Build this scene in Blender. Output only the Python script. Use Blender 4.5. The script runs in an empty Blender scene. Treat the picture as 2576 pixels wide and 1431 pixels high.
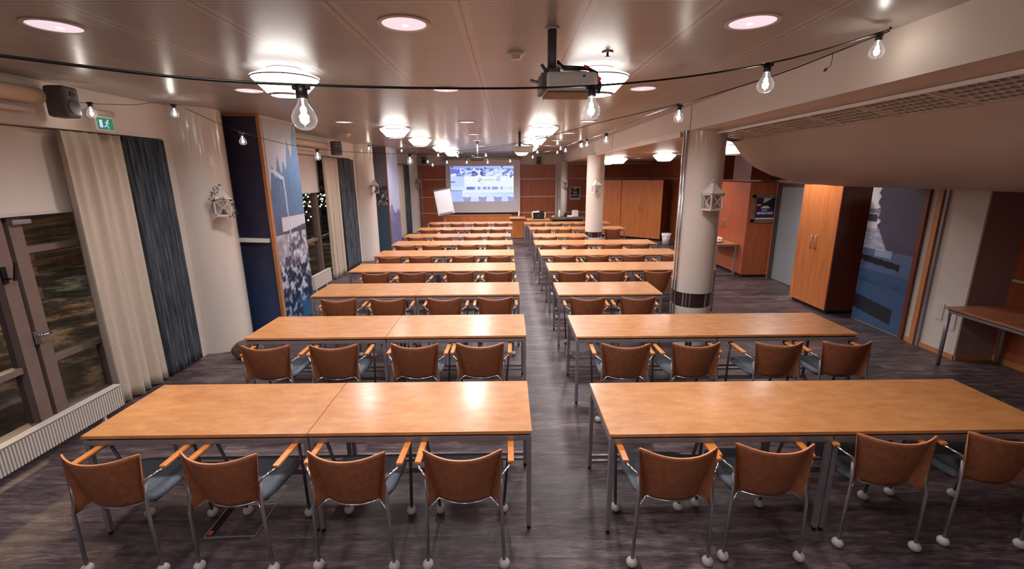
import bpy, bmesh, math, random
from math import pi, sin, cos, radians as R
from mathutils import Vector, Matrix
random.seed(7)
S = bpy.context.scene
C = S.collection

# ------------------------------------------------------------------ helpers
def lin(r, g, b):
    f = lambda c: (c/255/12.92) if c/255 <= .04045 else ((c/255+.055)/1.055)**2.4
    return (f(r), f(g), f(b), 1)

class N:
    """tiny node-tree helper"""
    def __init__(s, name):
        s.m = bpy.data.materials.new(name); s.m.use_nodes = True
        s.t = s.m.node_tree; s.b = s.t.nodes['Principled BSDF']; s.o = s.t.nodes['Material Output']
    def n(s, k, **kw):
        x = s.t.nodes.new(k)
        for a, v in kw.items():
            if a.startswith('i_'):
                key = a[2:]
                key = int(key) if key.isdigit() else key.replace('_', ' ')
                x.inputs[key].default_value = v
            else: setattr(x, a, v)
        return x
    def l(s, a, b): s.t.links.new(a, b)
    def math(s, op, a, b=None, c=None):
        x = s.t.nodes.new('ShaderNodeMath'); x.operation = op
        for i, v in enumerate((a, b, c)):
            if v is None: continue
            if hasattr(v, 'links'): s.l(v, x.inputs[i])
            else: x.inputs[i].default_value = v
        return x.outputs[0]
    def mix(s, f, a, b, blend='MIX'):
        x = s.t.nodes.new('ShaderNodeMix'); x.data_type = 'RGBA'; x.blend_type = blend
        for i, v in ((0, f), (6, a), (7, b)):
            if hasattr(v, 'links'): s.l(v, x.inputs[i])
            else: x.inputs[i].default_value = v
        return x.outputs[2]
    def coord(s, scale=(1, 1, 1), rnd=False, kind='Object'):
        tc = s.n('ShaderNodeTexCoord'); mp = s.n('ShaderNodeMapping')
        mp.inputs['Scale'].default_value = scale
        s.l(tc.outputs[kind], mp.inputs['Vector'])
        if rnd:
            oi = s.n('ShaderNodeObjectInfo'); v = s.n('ShaderNodeVectorMath', operation='SCALE')
            v.inputs[0].default_value = (37, 17, 11)
            s.l(oi.outputs['Random'], v.inputs['Scale']); s.l(v.outputs[0], mp.inputs['Location'])
        return mp.outputs[0]
    def noise(s, vec, scale=5, detail=4, rough=.55):
        x = s.n('ShaderNodeTexNoise'); x.inputs['Scale'].default_value = scale
        x.inputs['Detail'].default_value = detail; x.inputs['Roughness'].default_value = rough
        s.l(vec, x.inputs['Vector']); return x.outputs['Fac']
    def ramp(s, fac, stops):
        x = s.n('ShaderNodeValToRGB'); e = x.color_ramp.elements
        while len(e) < len(stops): e.new(.5)
        for q, (p, c) in zip(e, stops): q.position = p; q.color = c
        s.l(fac, x.inputs[0]); return x.outputs[0]
    def bump(s, h, strength=.2, dist=.01):
        x = s.n('ShaderNodeBump'); x.inputs['Strength'].default_value = strength
        x.inputs['Distance'].default_value = dist; s.l(h, x.inputs['Height']); s.l(x.outputs[0], s.b.inputs['Normal'])
    def base(s, c):
        if hasattr(c, 'links'): s.l(c, s.b.inputs['Base Color'])
        else: s.b.inputs['Base Color'].default_value = c
    def set(s, **kw):
        for a, v in kw.items():
            s.b.inputs[a.replace('_', ' ')].default_value = v
        return s

def plain(name, col, rough=.5, metal=0, var=.06, scale=9, **kw):
    m = N(name); v = m.noise(m.coord(rnd=True), scale, 3)
    dk = tuple(c*(1-var*2) for c in col[:3])+(1,); lt = tuple(min(1, c*(1+var*2)) for c in col[:3])+(1,)
    m.base(m.ramp(v, [(.3, dk), (.7, lt)])); m.set(Roughness=rough, Metallic=metal, **kw)
    return m.m

def wood(name, c1, c2, grain=(1, 1, 14), rough=.4, coat=0., planks=None, scale=3.0):
    m = N(name); v = m.coord(grain, rnd=True)
    a = m.noise(v, scale, 6, .6); b = m.noise(v, scale*7, 4, .6)
    f = m.math('ADD', m.math('MULTIPLY', a, .7), m.math('MULTIPLY', b, .3))
    col = m.ramp(f, [(.33, c1), (.67, c2)])
    m.base(col); m.set(Roughness=rough)
    m.b.inputs['Coat Weight'].default_value = coat; m.b.inputs['Coat Roughness'].default_value = .21; m.b.inputs['Coat IOR'].default_value = 1.6
    m.bump(b, .04, .004)
    return m.m

def emit(name, col, s, base=(.8, .8, .8, 1)):
    m = N(name); m.base(base); m.b.inputs['Emission Color'].default_value = col
    m.b.inputs['Emission Strength'].default_value = s; return m.m

M = {}
M['birch'] = wood('birch veneer', lin(182, 116, 64), lin(216, 152, 94), (2, 5, 5), .42, .6, scale=3.2)
M['birch_edge'] = wood('birch edge', lin(150, 92, 60), lin(180, 118, 82), (1, 5, 5), .4)
M['ply'] = wood('chair plywood', lin(126, 72, 45), lin(160, 96, 62), (6, 6, 5), .42, .08, scale=5)
M['ply_edge'] = wood('chair plywood edge', lin(198, 126, 84), lin(222, 150, 106), (3, 3, 3), .4)
M['arm'] = wood('armrest beech', lin(205, 118, 52), lin(232, 150, 76), (8, 1, 8), .35, .2)
M['cherry'] = wood('cherry panel', lin(146, 70, 42), lin(180, 96, 58), (9, 9, .7), .38, .15, scale=2)
M['cherry_light'] = wood('light cherry door', lin(168, 92, 44), lin(204, 124, 66), (9, 9, .7), .38, .15, scale=2)
M['cherry_dark'] = wood('dark cherry', lin(86, 38, 26), lin(114, 54, 38), (9, 9, .7), .4, .1, scale=2)
M['orange_wood'] = wood('orange wood trim', lin(164, 104, 62), lin(192, 130, 82), (9, 9, .7), .4)
M['wall'] = plain('painted plaster', lin(212, 200, 192), .55, var=.015, scale=2)
M['glossy_wall'] = plain('glossy cream column', lin(214, 202, 192), .16, var=.01, scale=2)
M['white'] = plain('white plastic', lin(226, 222, 218), .4, var=.01)
M['offwhite'] = plain('off white metal', lin(200, 190, 182), .4, var=.01)
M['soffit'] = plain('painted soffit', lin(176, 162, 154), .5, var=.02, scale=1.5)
M['mauve'] = plain('mauve wall', lin(150, 124, 124), .6, var=.03)
M['chrome'] = plain('chrome', lin(215, 215, 220), .16, 1, var=.01)
M['steel'] = plain('satin steel', lin(150, 142, 148), .36, .45, var=.03)
M['steel_dark'] = plain('dark steel', lin(96, 90, 98), .4, .5, var=.03)
M['black'] = plain('black plastic', lin(18, 17, 18), .4, var=.1)
M['void'] = plain('dark void', lin(14, 12, 12), .9, var=.1)
M['grey'] = plain('speaker grey', lin(98, 94, 98), .5, var=.04)
M['caster'] = plain('pale caster', lin(186, 178, 176), .45, var=.04)
M['seat'] = plain('blue grey fabric', lin(104, 113, 124), .85, var=.08, scale=60)
M['red'] = plain('red tape', lin(225, 70, 40), .5)
M['greendoor'] = plain('grey door', lin(140, 146, 152), .45, var=.02)
M['frame_brown'] = plain('window frame', lin(120, 100, 92), .4, var=.04)
M['paper'] = plain('paper', lin(232, 230, 236), .7, var=.01)
M['taupe'] = plain('taupe frame', lin(120, 92, 72), .5, var=.1)
M['leaf'] = plain('dark leaves', lin(52, 58, 44), .7, var=.3, scale=40)
M['smudge_brown'] = plain('mottled brown smear', lin(112, 84, 70), .9, var=.35, scale=14)
M['roller'] = plain('cream roller', lin(226, 204, 180), .4, var=.02)

def m_glass():
    m = N('window glass'); t = m.t
    tr = m.n('ShaderNodeBsdfTransparent'); gl = m.n('ShaderNodeBsdfGlossy'); gl.inputs['Roughness'].default_value = .03
    fr = m.n('ShaderNodeLayerWeight'); fr.inputs['Blend'].default_value = .5
    ff = m.math('ADD', m.math('MULTIPLY', m.math('POWER', fr.outputs['Facing'], 4), .5), .04)
    mx = m.n('ShaderNodeMixShader'); tr.inputs[0].default_value = (.86, .88, .88, 1)
    m.l(ff, mx.inputs[0]); m.l(tr.outputs[0], mx.inputs[1]); m.l(gl.outputs[0], mx.inputs[2]); m.l(mx.outputs[0], m.o.inputs[0])
    return m.m
M['glass'] = m_glass()
def m_bulb():
    m = N('clear bulb glass')
    tr = m.n('ShaderNodeBsdfTransparent'); gl = m.n('ShaderNodeBsdfGlossy'); gl.inputs['Roughness'].default_value = .04
    em = m.n('ShaderNodeEmission'); em.inputs[0].default_value = (1, .95, .92, 1); em.inputs[1].default_value = .6
    lw = m.n('ShaderNodeLayerWeight'); lw.inputs[0].default_value = .35
    nz = m.noise(m.coord(), 60, 2); f = m.math('MULTIPLY', m.math('ADD', lw.outputs['Facing'], m.math('MULTIPLY', nz, .5)), .40)
    mg = m.n('ShaderNodeMixShader'); mg.inputs[0].default_value = .45; m.l(gl.outputs[0], mg.inputs[1]); m.l(em.outputs[0], mg.inputs[2])
    mx = m.n('ShaderNodeMixShader'); m.l(f, mx.inputs[0]); m.l(tr.outputs[0], mx.inputs[1]); m.l(mg.outputs[0], mx.inputs[2]); m.l(mx.outputs[0], m.o.inputs[0])
    return m.m
M['bulb_glass'] = m_bulb()

def m_floor():
    m = N('plank floor'); v = m.coord()
    br = m.n('ShaderNodeTexBrick'); br.offset = .37; br.inputs['Scale'].default_value = 1
    br.inputs['Brick Width'].default_value = 1.25; br.inputs['Row Height'].default_value = .18
    br.inputs['Mortar Size'].default_value = .0016; br.inputs['Color1'].default_value = (.1, .1, .1, 1); br.inputs['Color2'].default_value = (.9, .9, .9, 1)
    br.inputs['Mortar'].default_value = (0, 0, 0, 1); m.l(v, br.inputs['Vector'])
    bw = m.n('ShaderNodeRGBToBW'); m.l(br.outputs['Color'], bw.inputs[0])
    # every plank gets its own stretch of grain
    tc = m.n('ShaderNodeTexCoord'); cx = m.n('ShaderNodeCombineXYZ'); m.l(m.math('MULTIPLY', bw.outputs[0], 43), cx.inputs[2])
    def g(sc, scale, det, dist=0):
        ad = m.n('ShaderNodeVectorMath', operation='MULTIPLY'); ad.inputs[1].default_value = sc; m.l(tc.outputs['Object'], ad.inputs[0])
        a2 = m.n('ShaderNodeVectorMath', operation='ADD'); m.l(ad.outputs[0], a2.inputs[0]); m.l(cx.outputs[0], a2.inputs[1])
        x = m.n('ShaderNodeTexNoise'); x.inputs['Scale'].default_value = scale; x.inputs['Detail'].default_value = det; x.inputs['Roughness'].default_value = .7
        x.inputs['Distortion'].default_value = dist; m.l(a2.outputs[0], x.inputs['Vector']); return x.outputs['Fac']
    g1 = g((1.6, 9, 1), 2.2, 8, .6); g2 = g((5, 60, 1), 2.6, 5); g3 = g((.7, 2.2, 1), 1.6, 3)
    f = m.math('ADD', m.math('MULTIPLY', g1, .55), m.math('MULTIPLY', g2, .35))
    f = m.math('ADD', f, m.math('MULTIPLY', m.math('SUBTRACT', bw.outputs[0], .5), .09))
    f = m.math('ADD', f, m.math('MULTIPLY', m.math('SUBTRACT', g3, .5), .25))
    c = m.ramp(f, [(.32, lin(34, 26, 30)), (.44, lin(74, 60, 63)), (.52, lin(104, 88, 88)), (.64, lin(146, 128, 122))])
    c = m.mix(m.math('MULTIPLY', br.outputs['Fac'], .7), c, (.01, .008, .01, 1))
    m.base(c); m.set(Roughness=.45); m.bump(f, .15, .004)
    return m.m
M['floor'] = m_floor()

def m_ceiling(name, px, py, ox, oy, c1, holes=.011, rough=.31, gap=.004):
    m = N(name); tc = m.n('ShaderNodeTexCoord'); sp = m.n('ShaderNodeSeparateXYZ'); m.l(tc.outputs['Object'], sp.inputs[0])
    X = m.math('ADD', sp.outputs[0], ox); Y = m.math('ADD', sp.outputs[1], oy)
    def cell(a, p): return m.math('MULTIPLY', m.math('FRACT', m.math('DIVIDE', a, p)), p)
    cx, cy = cell(X, px), cell(Y, py)
    def inside(c, p, g): return m.math('MULTIPLY', m.math('GREATER_THAN', c, g), m.math('LESS_THAN', c, p-g))
    seam = m.math('SUBTRACT', 1, m.math('MULTIPLY', inside(cx, px, gap), inside(cy, py, gap)))
    fld = m.math('MULTIPLY', inside(cx, px, .04), inside(cy, py, .02))
    hx = m.math('SUBTRACT', m.math('FRACT', m.math('DIVIDE', cx, holes)), .5); hy = m.math('SUBTRACT', m.math('FRACT', m.math('DIVIDE', cy, holes)), .5)
    d = m.math('ADD', m.math('MULTIPLY', hx, hx), m.math('MULTIPLY', hy, hy))
    hole = m.math('MULTIPLY', m.math('LESS_THAN', d, .095), fld)
    dark = tuple(x*.25 for x in c1[:3])+(1,)
    c = m.mix(m.math('MULTIPLY', hole, .95), c1, dark); c = m.mix(m.math('MULTIPLY', seam, .7), c, dark)
    m.base(c); m.set(Roughness=rough); m.b.inputs['Specular IOR Level'].default_value = .4
    nz = m.noise(m.coord(), 1.6, 2)
    # panels are very slightly dished: gives each one its own reflection
    m.bump(m.math('ADD', m.math('MULTIPLY', nz, .6), m.math('MULTIPLY', seam, -.5)), .12, .012)
    return m.m
M['ceiling'] = m_ceiling('perforated ceiling panels', .65, .65, .23, -2.48+.65*10, lin(182, 174, 172), gap=.006)
M['ceiling_side'] = m_ceiling('side ceiling panels', 1.2, .6, 0, 0, lin(205, 178, 156), rough=.4)

def m_attr(name, rough=.5, em=0):
    m = N(name); a = m.n('ShaderNodeVertexColor'); a.layer_name = 'Print'
    m.l(a.outputs[0], m.b.inputs['Base Color']); m.set(Roughness=rough)
    if em:
        m.l(a.outputs[0], m.b.inputs['Emission Color']); m.b.inputs['Emission Strength'].default_value = em
        m.base((.02, .02, .02, 1)); 
        for l in list(m.t.links):
            if l.to_socket == m.b.inputs['Base Color']: m.t.links.remove(l)
    return m.m
M['print'] = m_attr('printed mural', .35)
M['projection'] = m_attr('projected picture', .8, .56)
M['screen'] = plain('screen cloth', lin(222, 214, 218), .8, var=.01)
M['lamp_glass'] = emit('lit lamp glass', (1, .96, .90, 1), 5.5)
M['lamp_top'] = emit('lit lamp upper glass', (1, .96, .92, 1), 1.6)
M['down'] = emit('downlight diffuser', (1, .80, .93, 1), .42)
M['down_core'] = emit('downlight core', (1, .93, .95, 1), 2)
M['filament'] = emit('glowing filament', (1, .9, .78, 1), 60)
M['fairy'] = emit('fairy light', (1, .85, .6, 1), 14)

class MB:
    def __init__(s): s.bm = bmesh.new(); s.mi = 0
    def _mark(s, fs):
        for f in fs: f.material_index = s.mi
    def box(s, c, d, rz=0, rx=0, ry=0, bev=0):
        r = bmesh.ops.create_cube(s.bm, size=1)
        vs = r['verts']; fs = list({f for v in vs for f in v.link_faces}); s._mark(fs)
        bmesh.ops.scale(s.bm, vec=d, verts=vs)
        if bev:
            es = list({e for v in vs for e in v.link_edges})
            q = bmesh.ops.bevel(s.bm, geom=es, offset=bev, segments=2, affect='EDGES', profile=.5)
            vs = list({v for f in q['faces'] for v in f.verts} | {v for v in vs if v.is_valid}); s._mark(q['faces'])
        mt = Matrix.Translation(c) @ Matrix.Rotation(rz, 4, 'Z') @ Matrix.Rotation(ry, 4, 'Y') @ Matrix.Rotation(rx, 4, 'X')
        bmesh.ops.transform(s.bm, matrix=mt, verts=vs); return s
    def bx(s, x0, x1, y0, y1, z0, z1, bev=0):
        return s.box(((x0+x1)/2, (y0+y1)/2, (z0+z1)/2), (abs(x1-x0), abs(y1-y0), abs(z1-z0)), bev=bev)
    def cyl(s, a, b, r1, r2=None, n=20, caps=True):
        a = Vector(a); b = Vector(b); r2 = r1 if r2 is None else r2; d = b-a
        r = bmesh.ops.create_cone(s.bm, cap_ends=caps, segments=n, radius1=r1, radius2=r2, depth=d.length)
        fs = list({f for v in r['verts'] for f in v.link_faces}); s._mark(fs)
        for f in fs: f.smooth = len(f.verts) == 4
        q = Vector((0, 0, 1)).rotation_difference(d.normalized())
        bmesh.ops.transform(s.bm, matrix=Matrix.Translation((a+b)/2) @ q.to_matrix().to_4x4(), verts=r['verts']); return s
    def sphere(s, c, r, sc=(1, 1, 1), u=14, v=9):
        q = bmesh.ops.create_uvsphere(s.bm, u_segments=u, v_segments=v, radius=r)
        bmesh.ops.scale(s.bm, vec=sc, verts=q['verts']); bmesh.ops.translate(s.bm, vec=c, verts=q['verts'])
        fs = list({f for w in q['verts'] for f in w.link_faces}); s._mark(fs)
        for f in fs: f.smooth = True
        return s
    def tube(s, pts, r, n=8):
        pts = [Vector(p) for p in pts]; rings = []
        up = Vector((0, 0, 1))
        for i, p in enumerate(pts):
            d = (pts[min(i+1, len(pts)-1)]-pts[max(i-1, 0)]).normalized()
            a = d.cross(up)
            if a.length < .1: a = d.cross(Vector((1, 0, 0)))
            a.normalize(); b = d.cross(a).normalized()
            if rings and a.dot(rings[-1][1]) < 0: a = -a; b = -b
            rings.append(([s.bm.verts.new(p+a*cos(2*pi*k/n)*r+b*sin(2*pi*k/n)*r) for k in range(n)], a))
        fs = []
        for (q, _), (w, _) in zip(rings, rings[1:]):
            for k in range(n):
                try: fs.append(s.bm.faces.new((q[k], q[(k+1) % n], w[(k+1) % n], w[k])))
                except ValueError: pass
        for f in fs: f.smooth = True
        for q in (rings[0][0], rings[-1][0]): fs.append(s.bm.faces.new(q))
        s._mark(fs); return s
    def lathe(s, prof, c=(0, 0, 0), n=28, smooth=False):
        rows = []
        for r, z in prof:
            rows.append([s.bm.verts.new((c[0]+r*cos(2*pi*k/n), c[1]+r*sin(2*pi*k/n), c[2]+z)) for k in range(n)])
        fs = []
        for a, b in zip(rows, rows[1:]):
            for k in range(n): fs.append(s.bm.faces.new((a[k], a[(k+1) % n], b[(k+1) % n], b[k])))
        for f in fs: f.smooth = smooth
        s._mark(fs); return s
    def prism(s, pts, off):
        """closed polygon pts extruded by vector off"""
        a = [s.bm.verts.new(p) for p in pts]; b = [s.bm.verts.new(Vector(p)+Vector(off)) for p in pts]
        fs = [s.bm.faces.new(a), s.bm.faces.new(b[::-1])]
        n = len(a)
        for k in range(n): fs.append(s.bm.faces.new((a[k], b[k], b[(k+1) % n], a[(k+1) % n])))
        s._mark(fs); return s
    def build(s, name, mats, parent=None, loc=None):
        bmesh.ops.recalc_face_normals(s.bm, faces=s.bm.faces)
        me = bpy.data.meshes.new(name); s.bm.to_mesh(me); s.bm.free()
        for m in (mats if isinstance(mats, (list, tuple)) else [mats]): me.materials.append(M[m] if isinstance(m, str) else m)
        o = bpy.data.objects.new(name, me); C.objects.link(o)
        if parent: o.parent = parent
        if loc: o.location = loc
        return o

def tag(o, label=None, cat=None, group=None, kind=None):
    if label: o['label'] = label
    if cat: o['category'] = cat
    if group: o['group'] = group
    if kind: o['kind'] = kind
    return o
def thing(name, label, cat, loc=(0, 0, 0), rz=0, group=None):
    o = bpy.data.objects.new(name, None); C.objects.link(o); o.location = loc; o.rotation_euler = (0, 0, rz)
    o.empty_display_size = .1
    return tag(o, label, cat, group)
def struct(name, mb, mat, parent=None):
    o = mb.build(name, mat, parent)
    if not parent: o['kind'] = 'structure'
    return o
def copytree(o, parent=None):
    c = o.copy(); C.objects.link(c)
    if parent: c.parent = parent
    for ch in [x for x in o.children]: copytree(ch, c)
    return c

def print_panel(name, o, u, v, nu, nv, fn, mat, parent=None, thick=.012):
    """flat printed board: o origin corner, u and v edge vectors; fn(a,b)->(r,g,b) 0..255, b up"""
    o = Vector(o); u = Vector(u); v = Vector(v); nrm = u.cross(v).normalized()
    bm = bmesh.new(); lay = bm.loops.layers.float_color.new('Print')
    g = [[bm.verts.new(o+u*(i/nu)+v*(j/nv)) for i in range(nu+1)] for j in range(nv+1)]
    cols = [[lin(*[max(0, min(255, q)) for q in fn(i/nu, j/nv)]) for i in range(nu+1)] for j in range(nv+1)]
    for j in range(nv):
        for i in range(nu):
            f = bm.faces.new((g[j][i], g[j][i+1], g[j+1][i+1], g[j+1][i]))
            for lp, (a, b) in zip(f.loops, ((j, i), (j, i+1), (j+1, i+1), (j+1, i))): lp[lay] = cols[a][b]
    back = [bm.verts.new(p-nrm*thick) for p in (o, o+u, o+u+v, o+v)]
    f = bm.faces.new(back[::-1])
    cor = [g[0][0], g[0][nu], g[nv][nu], g[nv][0]]
    ed = [[g[0][i] for i in range(nu+1)], [g[j][nu] for j in range(nv+1)], [g[nv][i] for i in range(nu, -1, -1)], [g[j][0] for j in range(nv, -1, -1)]]
    fs = [f]
    for k in range(4):
        fs.append(bm.faces.new(ed[k][::-1]+[back[k], back[(k+1) % 4]]))
    for q in fs:
        for lp in q.loops: lp[lay] = cols[nv//2][nu//2]
    me = bpy.data.meshes.new(name); bm.to_mesh(me); bm.free(); me.materials.append(M[mat])
    ob = bpy.data.objects.new(name, me); C.objects.link(ob)
    if parent: ob.parent = parent
    return ob

# cheap value noise for the printed pictures
def _h(x, y): 
    n = (int(x)*374761393+int(y)*668265263) & 0xffffffff; n = ((n ^ (n >> 13))*1274126177) & 0xffffffff
    return ((n ^ (n >> 16)) & 0xffff)/65535
def vn(x, y):
    x += 1000; y += 1000
    xi, yi = int(x), int(y); fx, fy = x-xi, y-yi; fx = fx*fx*(3-2*fx); fy = fy*fy*(3-2*fy)
    return (_h(xi, yi)*(1-fx)+_h(xi+1, yi)*fx)*(1-fy)+(_h(xi, yi+1)*(1-fx)+_h(xi+1, yi+1)*fx)*fy
def fb(x, y): return (vn(x, y)+.5*vn(x*2.1, y*2.1)+.25*vn(x*4.3, y*4.3))/1.75
def mixc(a, b, t): t = max(0, min(1, t)); return tuple(p*(1-t)+q*t for p, q in zip(a, b))

# ------------------------------------------------------------------ camera
cam = bpy.data.objects.new('camera', bpy.data.cameras.new('camera')); C.objects.link(cam)
p_, y_, r_ = R(13.563), R(.474), R(-.445)
F = Vector((sin(y_)*cos(p_), cos(y_)*cos(p_), -sin(p_))); rt = Vector((cos(y_), -sin(y_), 0)); up = rt.cross(F)
rr = cos(r_)*rt+sin(r_)*up; uu = -sin(r_)*rt+cos(r_)*up
cam.matrix_world = Matrix((( rr.x, uu.x, -F.x, 0), (rr.y, uu.y, -F.y, 0), (rr.z, uu.z, -F.z, 2.31), (0, 0, 0, 1)))
cam.data.sensor_width = 36; cam.data.lens = 36*1141.93/2576; cam.data.clip_start = .05; cam.data.clip_end = 200
S.camera = cam

# ------------------------------------------------------------------ setting
ZC = 3.14; YB = 19.6; YF = -3.2
XL = -4.05
def XB(y): return 2.335-.004*y
struct('floor', MB().bx(-4.35, 6.6, YF-.1, YB+.1, -.12, 0), 'floor')
struct('ceiling', MB().bx(-4.35, 2.5, YF-.1, YB+.1, ZC, ZC+.1), 'ceiling')
struct('ceiling_side', MB().bx(2.3, 6.2, 6.3, YB, 2.78, 2.86), 'ceiling_side')
struct('wall_back', MB().bx(-4.35, 6.6, YF-.1, YF, 0, ZC), 'wall')
# beam along the right of the hall
struct('trim_1', MB().prism([(XB(YF), YF, 2.84), (XB(YF), YF, ZC), (2.6, YF, ZC), (2.6, YF, 2.84)], (XB(YB)-XB(YF), YB-YF, 0)), 'wall')
b = MB()
for y in (6.0, 10.3, 14.6): b.bx(XB(y)-.004, XB(y)+.02, y-.006, y+.006, 2.835, ZC)
struct('trim_2', b, 'mauve')
# coved soffit
prof = [(2.56, 2.86), (2.60, 2.815), (2.62, 2.80), (3.02, 2.72), (3.06, 2.68), (3.18, 2.53), (3.36, 2.39), (3.6, 2.28), (3.95, 2.19), (4.5, 2.13), (5.1, 2.105), (6.4, 2.09), (6.4, 2.9), (2.56, 2.9)]
# leave the opening for the grilles
b = MB(); yy0, yy1 = YF, 6.35
def ext(pts):
    for (x0, z0), (x1, z1) in zip(pts, pts[1:]):
        v = [b.bm.verts.new(q) for q in ((x0, yy0, z0), (x0, yy1, z0), (x1, yy1, z1), (x1, yy0, z1))]
        f = b.bm.faces.new(v); f.smooth = True
ext(prof[:3]); ext(prof[3:12])
b.bm.faces.new([b.bm.verts.new((x, yy1, z)) for x, z in prof]); 
bmesh.ops.remove_doubles(b.bm, verts=b.bm.verts, dist=1e-5)
o = b.build('trim_3', 'soffit'); o['kind'] = 'structure'
o.modifiers.new('es', 'EDGE_SPLIT').split_angle = R(40)
# ventilation grilles: real holes, panels .6 m long
def grille_mesh():
    b = MB(); L = .60; W = .405; nx, ny = 9, 5
    mg = .035; cx = (L-2*mg)/nx; cy = (W-2*mg)/ny; K = 12
    def ring(x0, y0, x1, y1, r, hole=True):
        c = ((x0+x1)/2, (y0+y1)/2)
        out = []
        for k in range(K):
            a = 2*pi*k/K+pi/K; dx, dy = cos(a), sin(a); s = 1/max(abs(dx), abs(dy))
            out.append((c[0]+dx*s*(x1-x0)/2, c[1]+dy*s*(y1-y0)/2))
        # corners added
        oo = [b.bm.verts.new((p[0], p[1], 0)) for p in out]
        ii = [b.bm.verts.new((c[0]+r*cos(2*pi*k/K+pi/K), c[1]+r*sin(2*pi*k/K+pi/K), 0)) for k in range(K)]
        dd = [b.bm.verts.new((v.co.x, v.co.y, .012)) for v in ii]
        cr = {}
        for k in range(K):
            k2 = (k+1) % K
            p, q = out[k], out[k2]
            pts = [oo[k], oo[k2], ii[k2], ii[k]]
            if abs(p[0]-q[0]) > 1e-6 and abs(p[1]-q[1]) > 1e-6:
                ccx = x1 if p[0]+q[0] > 2*c[0] else x0; ccy = y1 if p[1]+q[1] > 2*c[1] else y0
                pts = [oo[k], b.bm.verts.new((ccx, ccy, 0)), oo[k2], ii[k2], ii[k]]
            b.bm.faces.new(pts); b.bm.faces.new((ii[k], ii[k2], dd[k2], dd[k]))
    for j in range(ny):
        off = cx/2 if j % 2 else 0
        for i in range(nx):
            x0 = mg+i*cx+off; x1 = x0+cx
            if j % 2 and i == nx-1: continue
            ring(x0, mg+j*cy, x1, mg+(j+1)*cy, min(cx, cy)*.445)
        if off:
            for x0, x1 in ((mg, mg+off), (mg+nx*cx-off, mg+nx*cx)):
                b.bm.faces.new([b.bm.verts.new(q) for q in ((x0, mg+j*cy, 0), (x1, mg+j*cy, 0), (x1, mg+(j+1)*cy, 0), (x0, mg+(j+1)*cy, 0))])
    e = .003
    for x0, x1, y0, y1 in ((e, L-e, 0, mg), (e, L-e, W-mg, W), (e, mg, mg, W-mg), (L-mg, L-e, mg, W-mg)):
        b.box(((x0+x1)/2, (y0+y1)/2, .004), (x1-x0, y1-y0, .012))
    b.bx(e, L-e, -.006, .006, -.014, .0)
    return b
g0 = thing('ventilation_grille', '', 'vent grille', group='perforated ventilation grilles in the sloping ceiling')
gp = grille_mesh().build('perforated_panel', 'offwhite', g0)
b = MB(); b.bx(.01, .59, .01, .395, .05, .06); gd = b.build('dark_backing', 'void', g0)  # near-black sheet stands in for the shade behind the holes
ords = ['first', 'second', 'third', 'fourth', 'fifth', 'sixth', 'seventh', 'eighth', 'ninth']
ang = math.atan2(-.08, .40)
for k in range(8):
    g = g0 if k == 0 else copytree(g0)
    # local x -> world -Y, local y -> world +X (sloping), local z -> up
    ex = Vector((0, -1, 0)); ey = Vector((cos(ang), 0, sin(ang))); ez = ex.cross(ey)
    g.matrix_world = Matrix(((ex.x, ey.x, ez.x, 2.62), (ex.y, ey.y, ez.y, 6.05-.605*k), (ex.z, ey.z, ez.z, 2.80), (0, 0, 0, 1)))
    g['label'] = f'cream perforated grille panel in the sloping ceiling, {ords[k]} from the round column'

# left wall with openings. openings: (y0,y1) recessed to X=-4.25, head z 2.75
ops = [(1.0, 5.62), (7.75, 12.15), (15.0, 18.9)]
b = MB(); y = YF
for a, c in ops:
    b.bx(-4.25, XL, y, a, 0, ZC); b.bx(-4.25, XL, a, c, 2.75, ZC); b.bx(-4.35, -4.2, a, c, 0, .08); y = c
b.bx(-4.25, XL, y, YB, 0, ZC)
struct('wall_left', b, 'wall')

def window(n, y0, y1, mull, rails, z0=.08, z1=2.75, head=1.99):
    w = bpy.data.objects.new(f'window_{n}', None); C.objects.link(w); w['kind'] = 'structure'
    b = MB()
    b.bx(-4.32, -4.22, y0, y1, head, head+.07); b.bx(-4.32, -4.22, y0, y1, z0, z0+.1); b.bx(-4.30, -4.24, y0, y1, z1-.05, z1)
    for m, wd in mull: b.bx(-4.32, -4.2, m-wd/2, m+wd/2, z0+.1, head); b.bx(-4.30, -4.24, m-wd/2, m+wd/2, head+.07, z1-.05)
    for a, c, z, h in rails: b.bx(-4.31, -4.22, a, c, z-h/2, z+h/2)
    b.build('window_frame', 'frame_brown', w)
    MB().bx(-4.272, -4.266, y0+.01, y1-.01, z0+.1, z1-.05).build('pane', 'glass', w)
    return w
w1 = window(1, *ops[0], [(1.05, .09), (2.3, .1), (3.77, .11), (3.92, .11), (5.55, .1)],
            [(2.35, 3.7, .69, .055), (3.97, 5.5, .68, .05), (3.97, 5.5, 1.70, .055), (4.5, 4.54, .4, .56)])
b = MB(); b.bx(-4.20, -4.185, 3.71, 3.75, 1.46, 1.60); b.cyl((-4.19, 3.73, 1.50), (-4.14, 3.73, 1.50), .009); b.box((-4.14, 3.775, 1.55), (.016, .022, .15), rx=-.25)
b.build('window_handle', 'black', w1)
b = MB(); b.bx(-4.20, -4.18, 3.83, 3.87, .88, 1.0); b.cyl((-4.18, 3.85, .96), (-4.13, 3.85, .96), .01); b.cyl((-4.13, 3.85, .96), (-4.13, 3.93, .96), .009)
b.build('door_latch', 'chrome', w1)
b = MB(); b.bx(-4.21, -4.16, 3.87, 4.03, 1.93, 1.97, bev=.006).build('door_closer', 'steel', w1)
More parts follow.
